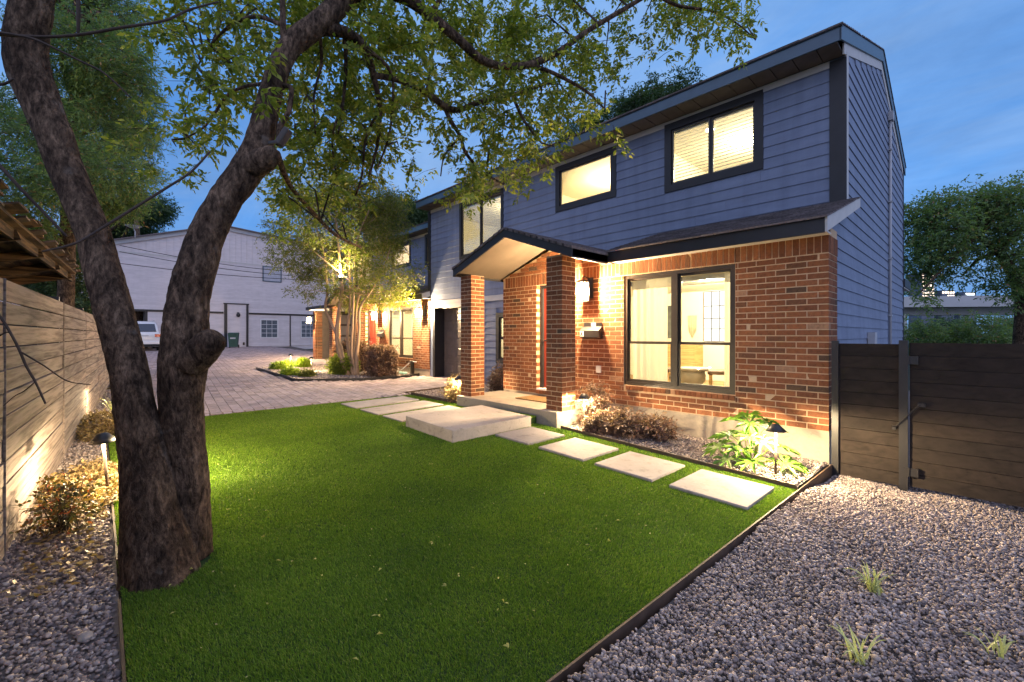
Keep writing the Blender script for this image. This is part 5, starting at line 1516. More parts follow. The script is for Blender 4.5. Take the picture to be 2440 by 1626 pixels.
SPECS = {
    'a': [(750, 66, 3.42, 19), (822, 78, 3.55, 14), (868, 112, 3.7, 11), (890, 180, 3.9, 8), (905, 260, 4.0, 5.5), (900, 340, 4.1, 4), (880, 420, 4.2, 2.5)],
    'b': [(800, 5, 3.5, 20), (880, -22, 3.6, 17), (960, -6, 3.7, 15), (1021, 34, 3.8, 13), (1090, 92, 3.9, 11), (1147, 142, 4.0, 9.5), (1200, 158, 4.1, 8.5), (1264, 154, 4.2, 8), (1327, 126, 4.3, 7), (1407, 70, 4.4, 6), (1519, 3, 4.6, 5), (1620, -60, 4.8, 4)],
    'c': [(890, 180, 3.9, 8), (945, 190, 4.0, 7.5), (1002, 212, 4.1, 8), (1059, 253, 4.2, 8), (1094, 262, 4.25, 7), (1136, 246, 4.3, 6), (1220, 226, 4.4, 4.5), (1300, 200, 4.6, 3)],
    'd': [(1059, 253, 4.2, 6), (1072, 285, 4.25, 5), (1097, 326, 4.3, 4.5), (1110, 365, 4.4, 4), (1150, 410, 4.6, 3), (1200, 440, 4.8, 2)],
    'e': [(676, 112, 3.3, 8), (674, 40, 3.3, 7.5), (670, -60, 3.3, 6.5)],
    'f': [(676, 205, 3.22, 6), (694, 212, 3.2, 6), (688, 265, 3.18, 7), (668, 300, 3.16, 7), (664, 345, 3.12, 8)],
    'g': [(1560, -14, 4.6, 4), (1615, 14, 4.6, 4), (1697, 27, 4.7, 3), (1758, 58, 4.7, 2), (1800, 95, 4.8, 1.5)],
    'h': [(822, 78, 3.55, 7), (824, 160, 3.7, 4.5), (818, 240, 3.8, 3.5), (806, 320, 3.9, 2)],
    'i': [(1021, 34, 3.8, 7), (1045, 5, 3.85, 6), (1060, -40, 3.9, 5)],
    'j': [(660, 365, 3.1, 9), (690, 440, 3.6, 6), (740, 500, 4.3, 5), (800, 560, 5.2, 4), (860, 590, 6.0, 3)],
    'k': [(640, 200, 3.2, 6), (590, 205, 3.4, 4.5), (540, 230, 3.6, 4), (490, 300, 3.8, 3), (440, 330, 4.0, 2)],
    'l': [(672, 60, 3.3, 6), (610, 40, 3.5, 5), (550, 60, 3.7, 4), (500, 110, 3.9, 3), (470, 160, 4.0, 2)],
    'm': [(1264, 154, 4.2, 5), (1330, 180, 4.3, 4.5), (1400, 220, 4.4, 3.5), (1440, 260, 4.5, 2)],
    'o': [(868, 112, 3.7, 6), (930, 170, 3.9, 4), (936, 250, 4.0, 3), (925, 330, 4.1, 2.5), (900, 400, 4.2, 2)],
    'p': [(818, 240, 3.8, 3), (792, 330, 3.9, 2.5), (802, 420, 4.0, 2)],
    'q': [(905, 260, 4.0, 4), (872, 330, 4.1, 3), (862, 420, 4.2, 2.5), (842, 480, 4.3, 2)],
    'r': [(1097, 326, 4.3, 3), (1060, 370, 4.4, 2), (1050, 420, 4.4, 1.5)],
    's': [(760, 70, 3.4, 5), (766, 150, 3.6, 3.5), (748, 230, 3.7, 3), (752, 320, 3.8, 2)],
    'n': [(1220, 226, 4.4, 4), (1250, 290, 4.5, 3.5), (1290, 340, 4.6, 2.5)],
}
LIMB_PTS = []
for kk, sp in SPECS.items():
    _, p, _r = limb('limb', sp, 10, 5, .08, seed=ord(kk))
    LIMB_PTS += [tuple(q) for q in p]
LIMB_PTS = np.array(LIMB_PTS)
for sp in ([(-60, 78, 2.30, 6), (90, 88, 2.32, 5), (190, 83, 2.36, 5), (290, 66, 2.4, 4.5), (390, 50, 2.5, 4), (450, 24, 2.6, 3.5), (520, 5, 2.7, 2.5)],
           [(-40, 72, 2.28, 4.5), (60, 88, 2.28, 4.5), (110, 106, 2.3, 4), (190, 145, 2.34, 3.4), (250, 176, 2.38, 3), (312, 234, 2.42, 2)],
           [(500, 362, 2.8, 3), (455, 410, 2.66, 3.2), (400, 446, 2.56, 3.8), (320, 496, 2.46, 4.2), (240, 546, 2.38, 4.2), (180, 580, 2.3, 4), (100, 600, 2.2, 3)],
           [(-40, 350, 2.2, 6), (40, 440, 2.24, 6), (90, 492, 2.3, 5), (160, 565, 2.36, 4)],
           [(186, -40, 2.36, 6), (187, 40, 2.36, 5.5), (186, 84, 2.37, 4)],
           [(-30, 205, 2.3, 6), (10, 200, 2.3, 5), (32, 188, 2.3, 3)]):
    limb('branch', sp, 7, 5, .10, 'twig')
# the tin floodlight strapped to the stem
fl = thing('tree_floodlight', 'small tin floodlight strapped to the leaning stem high in the tree', 'floodlight', at(672, 330, 3.05))
q0, q1 = at(664, 346, 3.04), at(688, 308, 3.04)
MB().bar(q0, q1, .04, .07, (FWX, FWY, 0)).build('housing', M['soffit'], fl, .01)
MB().bar(at(640, 340, 3.10), at(668, 338, 3.05), .012, .02).build('bracket', M['black_metal'], fl)

rows = {
    -70: {450: .7, 550: .9, 650: .9, 750: .9, 850: .9, 950: .8, 1050: .8, 1150: .8, 1250: .8, 1350: .8, 1450: .7, 1550: .7, 1650: .6, 1750: .4},
    50: {400: .25, 450: .5, 550: .85, 650: .8, 750: .85, 850: .95, 950: .8, 1050: .85, 1150: .85, 1250: .95, 1350: .8, 1450: .5, 1530: .3, 1630: .7, 1710: .55, 1780: .25},
    150: {500: .4, 580: .7, 740: .9, 850: 1, 950: 1, 1050: .8, 1150: .8, 1250: .95, 1350: .85, 1440: .5, 1530: .15},
    250: {450: .25, 500: .5, 560: .5, 720: .85, 800: .95, 900: .9, 985: .5, 1080: .5, 1180: .85, 1280: .9, 1370: .7, 1440: .3},
    350: {420: .25, 470: .4, 700: .85, 800: .9, 890: .75, 950: .15, 1090: .3, 1180: .7, 1260: .5, 1320: .15},
    435: {640: .5, 730: .7, 820: .7, 900: .3, 1095: .2, 1165: .45, 1215: .25},
    510: {700: .35, 790: .3},
}
def crown_depth(px, py):
    d = 3.95 + (px - 400) / 1100 * 1.0
    if py > 400 and px < 1000: d += (py - 400) / 200 * 2.2
    return d
cells = [(px, py, crown_depth(px, py), w, .42) for py, r in rows.items() for px, w in r.items()]
leaf_parts, twig_parts = [], []
pts = cells_to_points(cells, 96, 19)
lv, tv = twigs_with_leaves(pts, .24, 8, .12, 7, .058, .027)
leaf_parts.append(lv); twig_parts.append(tv)
cells2 = [(px, py, crown_depth(px, py) + 2.0, w * .9, .8) for py, r in rows.items() for px, w in r.items() if not (1000 < px < 1060) and 600 < px < 1300 and py < 500]
pts2 = cells_to_points(cells2, 96, 6)
lv, tv = twigs_with_leaves(pts2, .36, 6, .15, 7, .075, .030)
leaf_parts.append(lv); twig_parts.append(tv)
for px, py, d, w, dd in cells:                                      # side branches from the limbs out to the clusters
    if random.random() < .75:
        q = np.array(at(px, py, d)); j = int(np.argmin(np.linalg.norm(LIMB_PTS - q, axis=1))); p = LIMB_PTS[j]
        if np.linalg.norm(q - p) > 1.6: continue
        m = (p + q) / 2 + np.array([0, 0, .08]) + RNG.normal(0, .05, 3)
        twig_parts.append(tubes3(np.array([p, m]), np.array([m, q]), np.array([.013, .0085]), np.array([.0085, .004])))
V, Fs = join(leaf_parts); np_obj('crown', V, Fs, M['leaf'], tree, 'stuff')
V, Fs = join(twig_parts); np_obj('twigs', V, Fs, M['twig'], tree, 'stuff')

# ------------------------------------------------------------------ background trees
def blob_tree(name, label, base, trunk_pts, blobs, leafmat, per, leaf=(.09, .035), nl=5, clen=.22, tl=.5, group=None, r0=.16, barkmat='bark', leaf_n=5):
    """tree with tapered trunk, limbs to each leaf mass; blobs: (centre, radius xyz, weight)"""
    t = thing(name, label, 'tree', base, 0, group)
    tp = [Vector(base)] + [Vector(p) for p in trunk_pts]
    n = len(tp)
    MB().tube(tp, [r0 * (1 - .6 * i / (n - 1)) for i in range(n)], 10, True, True, .06, 2.0).build('trunk', M[barkmat], t)
    lp, wp = [], []
    for c, rr, w in blobs:
        c = Vector(c)
        j = min(range(n), key=lambda i: (tp[i] - c).length)
        a = tp[j]
        m = (a + c) / 2 + Vector((random.uniform(-.2, .2), random.uniform(-.2, .2), .25))
        MB().tube([a, m, c], [r0 * .38, r0 * .25, r0 * .08], 7, True, True, .05).build('limb', M[barkmat], t)
        k = max(4, int(per * w))
        u = RNG.normal(0, 1, (k, 3)); u = unit(u) * (RNG.uniform(0.25, 1, (k, 1)) ** .45)
        pts = np.array(tuple(c)) + u * np.array(rr)
        out = unit(u * np.array(rr)) * .5
        lv, tv = twigs_with_leaves(pts, tl, leaf_n, clen, nl, leaf[0], leaf[1], .45, out)
        lp.append(lv); wp.append(tv)
    V, Fs = join(lp); np_obj('crown', V, Fs, M[leafmat], t, 'stuff')
    V, Fs = join(wp); np_obj('twigs', V, Fs, M['twig'], t, 'stuff')
    return t
def A(px, py, d): return tuple(at(px, py, d))
def rad(px, d): return px * d / F_PX
def bl(lst, d, dd=1.0):
    return [(A(px, py, d + random.uniform(-dd, dd)), (rad(r * .8, d), rad(r * .8, d), rad(r * .5, d)), w) for px, py, r, w in lst]
# feathery tree behind the fence, left of the big trunk
b = at(150, 830, 9.5); b.z = .2
blob_tree('feathery_tree', 'tall feathery green tree behind the weathered fence', tuple(b), [A(160, 600, 9.5), A(165, 420, 9.5), A(180, 250, 9.5), A(200, 60, 9.5)],
          bl([(200, 20, 90, 1.2), (270, 10, 60, .8), (290, 60, 35, .3), (150, 110, 80, 1.0), (240, 130, 80, 1.1), (300, 150, 45, .6), (320, 200, 30, .3), (180, 220, 80, 1.0), (270, 240, 75, 1.0), (330, 250, 28, .25), (220, 310, 80, 1.1), (300, 320, 60, .9), (335, 320, 28, .25), (120, 320, 90, 1.2), (40, 330, 80, 1.0), (240, 400, 75, 1.1), (310, 400, 50, .6), (60, 430, 90, 1.2), (150, 440, 70, 1.0), (260, 460, 60, 1.0), (20, 520, 70, 1.0), (20, 240, 60, .8), (60, -40, 120, 1.0), (210, -80, 110, .9)], 9.5, 1.6),
          'leaf_far', 150, (.085, .024), 7, .24, .45, 'trees at the back of the plots', .16)
b = at(330, 830, 30); b.z = .5
blob_tree('distant_dark_tree', 'dark evergreen tree behind the pale end building roof', tuple(b), [A(330, 650, 30), A(325, 500, 30)],
          bl([(290, 510, 60, 1.0), (340, 500, 45, .8), (370, 490, 30, .3), (270, 560, 50, .8), (235, 575, 45, .8), (320, 545, 40, .6), (250, 660, 50, .7), (215, 690, 50, .8), (200, 620, 40, .5), (270, 610, 45, .6)], 40, 2),
          'leaf_dark', 420, (.22, .10), 5, .5, 1.2, 'trees at the back of the plots', .3)
b = at(130, 830, 13); b.z = .3
blob_tree('shadowy_shrub_tree', 'dim blue green tree low behind the shed roof', tuple(b), [A(140, 740, 13), A(140, 640, 13)],
          bl([(120, 590, 60, 1.0), (60, 570, 60, 1.0), (170, 620, 35, .5), (150, 690, 60, 1.0), (90, 670, 60, .9), (180, 730, 50, .7), (20, 600, 60, .8)], 13, .8),
          'leaf_dark', 260, (.09, .04), 5, .2, .5, 'trees at the back of the plots', .12)
# trees over the roof of the nearest townhouse
b = at(1420, 800, 30); b.z = .2
blob_tree('roofline_tree', 'tree crown rising behind the roof of the nearest townhouse', tuple(b), [A(1420, 500, 30), A(1430, 330, 30), A(1500, 240, 30)],
          bl([(1390, 330, 55, 1.0), (1450, 300, 45, .8), (1510, 250, 38, .7), (1560, 245, 35, .6), (1600, 230, 25, .3), (1630, 195, 16, .14), (1580, 270, 40, .6), (1480, 340, 60, 1.0), (1330, 380, 60, 1.0), (1290, 430, 50, .8), (1540, 310, 55, .9), (1420, 390, 60, 1), (1560, 205, 16, .12)], 30, 1.5),
          'leaf_dark', 300, (.20, .085), 5, .42, 1.0, 'trees at the back of the plots', .3)
b = at(1000, 800, 42); b.z = .6
blob_tree('roofline_tree', 'small dark tree crown behind the stepped roofs of the row', tuple(b), [A(1000, 600, 42), A(985, 530, 42)],
          bl([(985, 515, 35, 1.0), (950, 500, 40, 1.0), (1010, 530, 25, .6), (900, 520, 50, 1.0), (960, 560, 40, .8), (1000, 495, 14, .15)], 42, 1.5),
          'leaf_dark', 260, (.26, .11), 5, .5, 1.2, 'trees at the back of the plots', .3)
# spreading tree to the right, beyond the gate
b = at(2430, 850, 21); b.z = -.5
blob_tree('spreading_tree', 'spreading dark tree beyond the gate with open sky gaps', tuple(b), [A(2440, 730, 21), A(2420, 660, 21), A(2380, 600, 21), A(2330, 560, 21)],
          bl([(2190, 500, 38, .8), (2250, 495, 40, .8), (2310, 480, 36, .7), (2335, 462, 18, .25), (2390, 470, 36, .7), (2440, 462, 40, .8), (2190, 550, 40, .9), (2250, 550, 44, .9), (2320, 530, 40, .7), (2390, 520, 45, .8), (2440, 540, 50, .9), (2180, 605, 36, .8), (2235, 600, 38, .6), (2300, 590, 30, .35), (2360, 580, 36, .5), (2420, 610, 45, .7), (2190, 655, 30, .55), (2240, 645, 22, .2), (2290, 660, 22, .2), (2390, 680, 26, .3), (2435, 680, 36, .5), (2195, 695, 20, .2), (2500, 500, 60, 1), (2500, 610, 60, 1)], 21, 1.2),
          'leaf_far', 105, (.16, .07), 5, .34, .9, 'trees at the back of the plots', .34)
# shrub belt along the far side of the yard: separate bushes
bush_spec = [(2180, 800, 55, 28, 'rounded green bush at the house end of the shrub belt'), (2250, 798, 55, 30, 'dull green bush second in the shrub belt'), (2325, 795, 58, 27, 'brighter green bush in the middle of the shrub belt'), (2385, 800, 55, 31, 'blue green bush fourth in the shrub belt'), (2450, 795, 62, 28, 'wide green bush at the right end of the shrub belt')]
for i, (px, py, r, d, lab) in enumerate(bush_spec):
    t = thing('tall_bush', lab, 'bush', tuple(Vector((at(px, 830, d).x, at(px, 830, d).y, -.6))), 0, 'bushes of the shrub belt beyond the gate')
    k = 420
    u = unit(RNG.normal(0, 1, (k, 3))) * (RNG.uniform(.3, 1, (k, 1)) ** .4)
    c = np.array(A(px, py + 30, d)); pts = c + u * np.array([rad(r, d), rad(r, d), rad(r * 1.15, d)])
    lv, tv = twigs_with_leaves(pts, .7, 5, .35, 5, .17, .075, .2, unit(u) * .6)
    np_obj('crown', *lv, M['leaf_far' if i % 2 == 0 else 'leaf_dark'], t, 'stuff')
    np_obj('stems', *tv, M['twig'], t, 'stuff')

# ------------------------------------------------------------------ multi-stem crepe myrtle in the far bed
MY = Vector((-12.86, -0.2, gz(-12.86)))
myr = thing('crape_myrtle', 'multi-stem tree with smooth pale trunks lit from within', 'tree', tuple(MY))
dM = depth(MY)
stems = [[(830, 897, 12), (812, 850, 10), (803, 800, 9), (808, 740, 7), (815, 690, 6.5), (812, 655, 6), (808, 600, 5), (800, 520, 3)],
         [(826, 897, 10), (808, 815, 7), (790, 770, 6), (775, 735, 5), (780, 700, 5), (778, 660, 4.5), (775, 620, 4), (760, 560, 3), (740, 500, 2)],
         [(842, 898, 9), (830, 830, 7), (828, 790, 5), (834, 730, 5), (834, 650, 5), (833, 580, 4), (840, 500, 3), (850, 440, 2)],
         [(848, 897, 9), (838, 840, 6), (840, 780, 5), (842, 720, 5), (845, 650, 4), (852, 570, 4), (880, 500, 3)],
         [(852, 898, 10), (850, 850, 8), (856, 790, 6), (856, 745, 6), (865, 720, 5), (880, 700, 4), (910, 650, 3), (930, 590, 2)],
         [(845, 898, 8), (842, 850, 6), (846, 780, 4.5), (850, 730, 4), (858, 690, 3.5), (862, 620, 3), (870, 540, 2)]]
for i, s in enumerate(stems):
    limb('trunk', [(a, b, dM + (i % 3 - 1) * .25 * (1 - (b - 400) / 500), w * .62) for a, b, w in s], 9, 4, .05, 'pale_bark', myr, i)
mblobs = [(700, 560, 60, .8), (760, 520, 60, 1), (830, 500, 60, 1), (900, 530, 60, 1), (690, 620, 45, .5), (760, 590, 50, .9), (820, 570, 50, .8), (880, 600, 60, 1), (930, 570, 50, .9), (740, 650, 35, .4), (790, 640, 40, .6), (870, 660, 50, .8), (920, 650, 50, .6), (960, 660, 40, .35), (900, 710, 45, .6), (945, 705, 40, .45), (985, 690, 30, .25), (810, 460, 60, .9), (880, 470, 60, .9), (750, 470, 50, .7), (840, 720, 30, .3), (800, 690, 25, .25), (930, 490, 45, .6), (725, 690, 25, .15), (1000, 640, 25, .15)]
lp, wp = [], []
for px, py, r, w in mblobs:
    k = int(185 * w * (.6 if px > 860 and py > 620 else 1))
    u = unit(RNG.normal(0, 1, (k, 3))) * (RNG.uniform(.1, 1, (k, 1)) ** .5)
    d = dM + random.uniform(-1.2, 1.0)
    pts = np.array(A(px, py, d)) + u * np.array([rad(r, d), rad(r, d) * 1.2, rad(r * .72, d)])
    lv, tv = twigs_with_leaves(pts, .42, 6, .14, 5, .062, .03, .2)
    lp.append(lv); wp.append(tv)
    c = Vector(A(px, py, d)); a = at(random.choice((800, 835, 850)), min(700, py + 110), dM)
    wp.append(tubes3(np.array([tuple(a)]), np.array([tuple(c)]), np.array([.018]), np.array([.006])))
np_obj('crown', *join(lp), M['leaf_myrtle'], myr, 'stuff')
np_obj('twigs', *join(wp), M['pale_bark'], myr, 'stuff')
ul = thing('tree_uplight', 'small bright spotlight strapped to a stem inside the multi-stem tree', 'spotlight', at(812, 662, dM - .25))
c = at(812, 664, dM - .28)
MB().lathe([(.03, -.09), (.045, -.07), (.05, .03), (.055, .05)], tuple(c), 12).build('housing', M['black_metal'], ul)
MB().lathe([(.0, .052), (.045, .055), (.06, .075), (.045, .10), (.0, .11)], tuple(c), 12).build('lens', M['bulb'], ul)
lamp(ul, tuple(c + Vector((0, 0, .16))), 330, (1.0, .80, .42), .05, 'SPOT', aim=(.05, .1, 1), spot=R(135), blend=.5)
lamp(ul, tuple(c + Vector((0, -.02, .13))), 40, (1.0, .80, .46), .05)

# ------------------------------------------------------------------ shrubs
def shrub(name, label, c, rr, k, mat, leaf=(.04, .018), tl=.16, stems=7, group=None, nl=5, clen=.07, shell=.35, ln=5, boxy=False):
    t = thing(name, label, 'shrub', (c[0], c[1], gz(c[0])), 0, group)
    u = unit(RNG.normal(0, 1, (k, 3)))
    if boxy: u = u / np.max(np.abs(u), axis=1, keepdims=True) * .93
    u = u * (RNG.uniform(shell, 1, (k, 1)) ** .5)
    u[:, 2] = np.maximum(u[:, 2], -.75)
    cc = np.array([c[0], c[1], c[2]])
    lump = 1 + .16 * np.sin(u[:, :1] * 7 + c[0]) * np.sin(u[:, 1:2] * 6 + c[1])
    pts = cc + u * np.array(rr) * lump
    lv, tv = twigs_with_leaves(pts, tl, ln, clen, nl, leaf[0], leaf[1], .1, u * .7)
    np_obj('foliage', *lv, M[mat], t, 'stuff')
    P = np.repeat(np.array([[c[0], c[1], gz(c[0]) - .02]]), stems * 2, 0) + RNG.normal(0, .03, (stems * 2, 3)) * np.array([1, 1, 0])
    Q = cc + RNG.normal(0, .4, (stems * 2, 3)) * np.array(rr)
    np_obj('stems', *join([tv, tubes3(P, Q, np.full(stems * 2, .007), np.full(stems * 2, .003))]), M['twig'], t, 'stuff')
    return t
G1 = 'purple leaved shrubs in the front bed'
shrub('purple_shrub', 'spreading purple leaved shrub right of the porch path lamp', (-2.32, -0.70, .20), (.25, .22, .15), 150, 'leaf_purple', (.046, .020), .13, group=G1)
shrub('purple_shrub', 'purple leaved shrub in the middle below the big window', (-1.95, -0.50, .19), (.25, .22, .14), 150, 'leaf_purple', (.046, .020), .13, group=G1)
shrub('purple_shrub', 'low purple leaved shrub by the path lamp and porch side', (-2.62, -0.86, .19), (.18, .16, .12), 180, 'leaf_purple', (.038, .017), .10, group=G1)
shrub('nandina', 'thin upright nandina with pinkish leaves beside the porch slab', (-2.92, -0.55, .42), (.17, .15, .30), 130, 'leaf_purple', (.045, .016), .14, stems=5, clen=.10)
shrub('gold_shrub', 'pale gold wiry shrub around the lamp left of the porch', (-6.15, -0.78, .34), (.26, .24, .22), 320, 'leaf_dry', (.050, .014), .16)
shrub('dark_shrub', 'dark purple shrub between porch column and recessed siding wall', (-6.35, 0.75, .42), (.45, .35, .30), 380, 'leaf_purple', (.055, .02), .2)
shrub('clipped_shrub', 'clipped boxy russet shrub in front of the middle townhouse window', (-12.05, 0.42, .66), (.40, .38, .46), 1100, 'leaf_purple', (.045, .024), .10, boxy=True, shell=.6)
shrub('clipped_shrub', 'clipped russet hedge block left of the multi-stem tree', (-14.0, 0.30, .74), (.50, .45, .52), 1100, 'leaf_purple', (.05, .026), .10, boxy=True, shell=.6)
shrub('green_shrub', 'rounded green shrub at the foot of the multi-stem tree', (-13.35, -0.25, .50), (.48, .42, .34), 800, 'leaf', (.05, .026), .12, shell=.5)
G2 = 'low bright shrubs in the far bed'
shrub('lime_shrub', 'round lime green ball shrub in the far bed', (-16.55, -0.50, gz(-16.5) + .15), (.21, .21, .17), 420, 'leaf_lime', (.04, .02), .08, shell=.5, group=G2)
shrub('lime_shrub', 'bright yellow green shrub at the driveway tip of the far bed', (-16.3, -1.45, gz(-16.3) + .10), (.30, .24, .11), 260, 'leaf_lime', (.045, .02), .1, group=G2)
shrub('lime_shrub', 'small yellow green shrub behind the farther path lamp', (-16.95, -0.95, gz(-16.9) + .10), (.20, .20, .12), 180, 'leaf_lime', (.04, .02), .1, group=G2)
shrub('lime_shrub', 'low sprawling yellow green shrub near the dark edging', (-14.05, -1.72, gz(-14) + .09), (.34, .22, .10), 300, 'leaf_lime', (.04, .018), .1, group=G2)
shrub('low_shrub', 'low olive shrub beside the second far path lamp', (-13.3, -1.45, gz(-13.3) + .07), (.26, .18, .08), 240, 'leaf_myrtle', (.04, .018), .1, group=G2)
shrub('red_tipped_shrub', 'leafy shrub with a few red leaves by the weathered fence', (-3.35, -6.42, .28), (.20, .12, .17), 46, 'leaf_red', (.036, .020), .15, stems=14, shell=.1)
shrub('verge_groundcover', 'dry golden ground cover around the leaning path lamp', (-4.35, -6.28, .12), (.75, .26, .045), 420, 'leaf_dry', (.045, .020), .10, stems=5)
shrub('verge_groundcover', 'dry golden ground cover farther along the fence', (-7.6, -6.22, .17), (.9, .24, .06), 420, 'leaf_dry', (.05, .022), .12, stems=5)

# leaf litter in front of the verge
lx, ly = scatter([(-4.6, -6.6), (-2.3, -6.6), (-2.4, -6.2), (-4.6, -6.17)], 520)
n = len(lx)
d = RNG.normal(0, 1, (n, 3)); d[:, 2] *= .18
lv = leaflets(np.stack([lx, ly, GZ(lx) + RNG.uniform(.01, .03, n)], -1), d, RNG.uniform(.03, .06, n), RNG.uniform(.015, .028, n), 0)
tag(np_obj('leaf_litter', *lv, M['leaf_dry'], None, 'stuff'), 'dry leaf litter on gravel between fence and big tree', 'leaves')

# strap-leaved clumps
def strap_clump(label, c, n, L, W, mat, group, spread=1.0, z=None):
    t = thing('striped_grass', label, 'plant', (c[0], c[1], z if z is not None else gz(c[0])), 0, group)
    for i in range(n):
        a = random.uniform(0, 2 * math.pi); l = L * random.uniform(.6, 1.15); out = random.uniform(.2, .75) * spread
        vs = []; fs = []
        m = 7
        base = Vector((random.uniform(-.03, .03), random.uniform(-.03, .03), 0))
        dr = Vector((math.cos(a), math.sin(a), 0)); sd = Vector((-math.sin(a), math.cos(a), 0))
        for k in range(m):
            u = k / (m - 1)
            p = base + dr * (out * l * u ** 1.4) + Vector((0, 0, l * (u - .50 * out * 1.6 * u ** 3)))
            w = W * (1 - u) ** .55 * (.6 + .4 * min(1, u * 4)) / 2
            vs += [p - sd * w, p + Vector((0, 0, -.15 * W)), p + sd * w]
        for k in range(m - 1):
            fs += [(3 * k, 3 * k + 1, 3 * k + 4, 3 * k + 3), (3 * k + 1, 3 * k + 2, 3 * k + 5, 3 * k + 4)]
        MB().add(vs, fs, True).build('blade', M[mat], t, local=True)
G3 = 'striped grass clumps in the gravel yard'
strap_clump('full striped grass clump alone in the middle of the gravel yard', (0.78, -2.82), 32, .20, .015, 'leaf_strap', G3, 1.0, -.06)
strap_clump('striped grass clump cut off by the bottom edge, nearer the lawn', (0.82, -3.62), 14, .23, .015, 'leaf_strap', G3, 1.0, -.06)
strap_clump('striped grass tuft in the lower right corner of the gravel', (1.26, -3.05), 10, .19, .015, 'leaf_strap', G3, 1.0, -.06)
strap_clump('pale strap leaves beside the leaning path lamp', (-4.25, -6.05), 12, .34, .012, 'leaf_strap', None, .8)
strap_clump('tall grassy clump farther along the weathered fence', (-8.3, -6.05), 22, .55, .012, 'leaf_strap', None, .9)

# ------------------------------------------------------------------ fatsia with big palmate leaves
def palmate_leaf(lobes=8, size=.225):
    vs = [(0, 0, 0)]; fs = []
    total = math.radians(285)
    ring = []
    for i in range(lobes):
        a = math.pi / 2 - total / 2 + total * i / (lobes - 1)
        L = size * (1.0 - .34 * abs(i - (lobes - 1) / 2) / ((lobes - 1) / 2))
        w = .205
        for s, l, z in ((-w, .34, -.004), (-w * .78, .62, .004), (0, 1.0, -.022), (w * .78, .62, .004), (w, .34, -.004)):
            ring.append((L * l * math.cos(a + s), L * l * math.sin(a + s), z + size * .06 * math.sin(l * 2.2)))
        ring.append(None)
    pts = [p for p in ring if p]
    for p in pts: vs.append(p)
    for i in range(lobes):
        b = 1 + i * 5
        mid = len(vs); L = 0.5
        q = vs[b + 2]; vs.append((q[0] * .55, q[1] * .55, q[2] * .2 - .010))
        fs += [(0, b, mid), (b, b + 1, mid), (b + 1, b + 2, mid), (b + 2, b + 3, mid), (b + 3, b + 4, mid), (0, mid, b + 4)]
        if i < lobes - 1: fs.append((0, b + 4, b + 5))
    return vs, fs
fat = thing('fatsia', 'fatsia plant with big glossy hand-shaped leaves around the path lamp', 'plant', (-0.60, -0.72, gz(-.6)))
lvx, lfx = palmate_leaf()
leaf_mesh = MB().add(lvx, lfx, True).mesh('palmate'); leaf_mesh.materials.append(M['leaf_big'])
FC = Vector((-0.60, -0.72, gz(-.6)))
stalks = MB()
spec = [(-.05, .05, .56, .0), (.12, .02, .54, .4), (-.16, -.02, .52, -.6), (.02, -.12, .50, .1), (.20, -.06, .50, .9), (-.10, .16, .50, 2.2), (.05, -.20, .36, .2), (-.18, -.16, .34, -.5), (.16, -.18, .32, .7), (-.28, .0, .30, -1.2), (-.02, -.28, .22, .0), (.28, .08, .24, 1.4), (-.30, -.18, .18, -.9), (.10, -.32, .12, .4), (-.14, -.34, .10, -.3), (.34, -.06, .10, 1.2), (-.38, .08, .16, -1.5), (.40, .12, .08, 1.5)]
for x, y, z, a in spec:
    tip = FC + Vector((x, y, z))
    root = FC + Vector((x * .15, y * .15, .02))
    mid = FC + Vector((x * .55, y * .55, z * .75))
    stalks.tube([root, mid, tip], [.007, .005, .004], 6)
    o = bpy.data.objects.new('leaf', leaf_mesh)
    o.scale = (random.uniform(.9, 1.2),) * 3
    out = math.atan2(y, x) - math.pi / 2
    o.rotation_euler = (random.uniform(-.65, -.2), random.uniform(-.2, .2), out + random.uniform(-.3, .3))
    o.location = tip
    link(o, fat)
stalks.build('stalks', M['leaf_lime'], fat)

# ------------------------------------------------------------------ fallen leaves on the lawn
for i in range(34):
    if i < 26:
        px, py = random.uniform(330, 1500), random.uniform(1040, 1600)
    else: px, py = random.uniform(700, 1250), random.uniform(990, 1120)
    d = 1.45 * F_PX / (py - HZ_PX); p = at(px, py, d)
    if not (-7.4 < p.x < -.3 and -6.0 < p.y < -2.3) or (p.x + 4.1) ** 2 + (p.y + 2.1) ** 2 < .8: continue
    mb = MB(); L = random.uniform(.02, .036)
    for k in range(random.choice((1, 2, 3))):
        a = random.uniform(0, 6.28); dx, dy = math.cos(a), math.sin(a); z = random.uniform(.004, .018)
        mb.add([(0, 0, 0), (dx * L * .5 - dy * L * .2, dy * L * .5 + dx * L * .2, z), (dx * L, dy * L, z * .4), (dx * L * .5 + dy * L * .2, dy * L * .5 - dx * L * .2, z * .7)], [(0, 1, 2), (0, 2, 3)])
    o = mb.build('fallen_leaf', M['leaf_fallen']); o.location = (p.x, p.y, gz(p.x) + .026)
    tag(o, 'small pale fallen leaf lying on the green turf', 'leaf', 'fallen leaves on the lawn')

# tiny clippings and specks strewn over the turf
n = 420
x = RNG.uniform(-7.3, -.2, n); y = RNG.uniform(-6.0, -2.3, n)
d = RNG.normal(0, 1, (n, 3)); d[:, 2] *= .2
k = (x - TREE[0]) ** 2 + (y - TREE[1]) ** 2 > .3 ** 2; x, y, d = x[k], y[k], d[k]; n = len(x)
lv = leaflets(np.stack([x, y, GZ(x) + .022], -1), d, RNG.uniform(.010, .022, n), RNG.uniform(.005, .010, n), 0)
tag(np_obj('lawn_litter', *lv, M['leaf_fallen'], None, 'stuff'), 'tiny pale leaf specks strewn across the green turf', 'leaves')
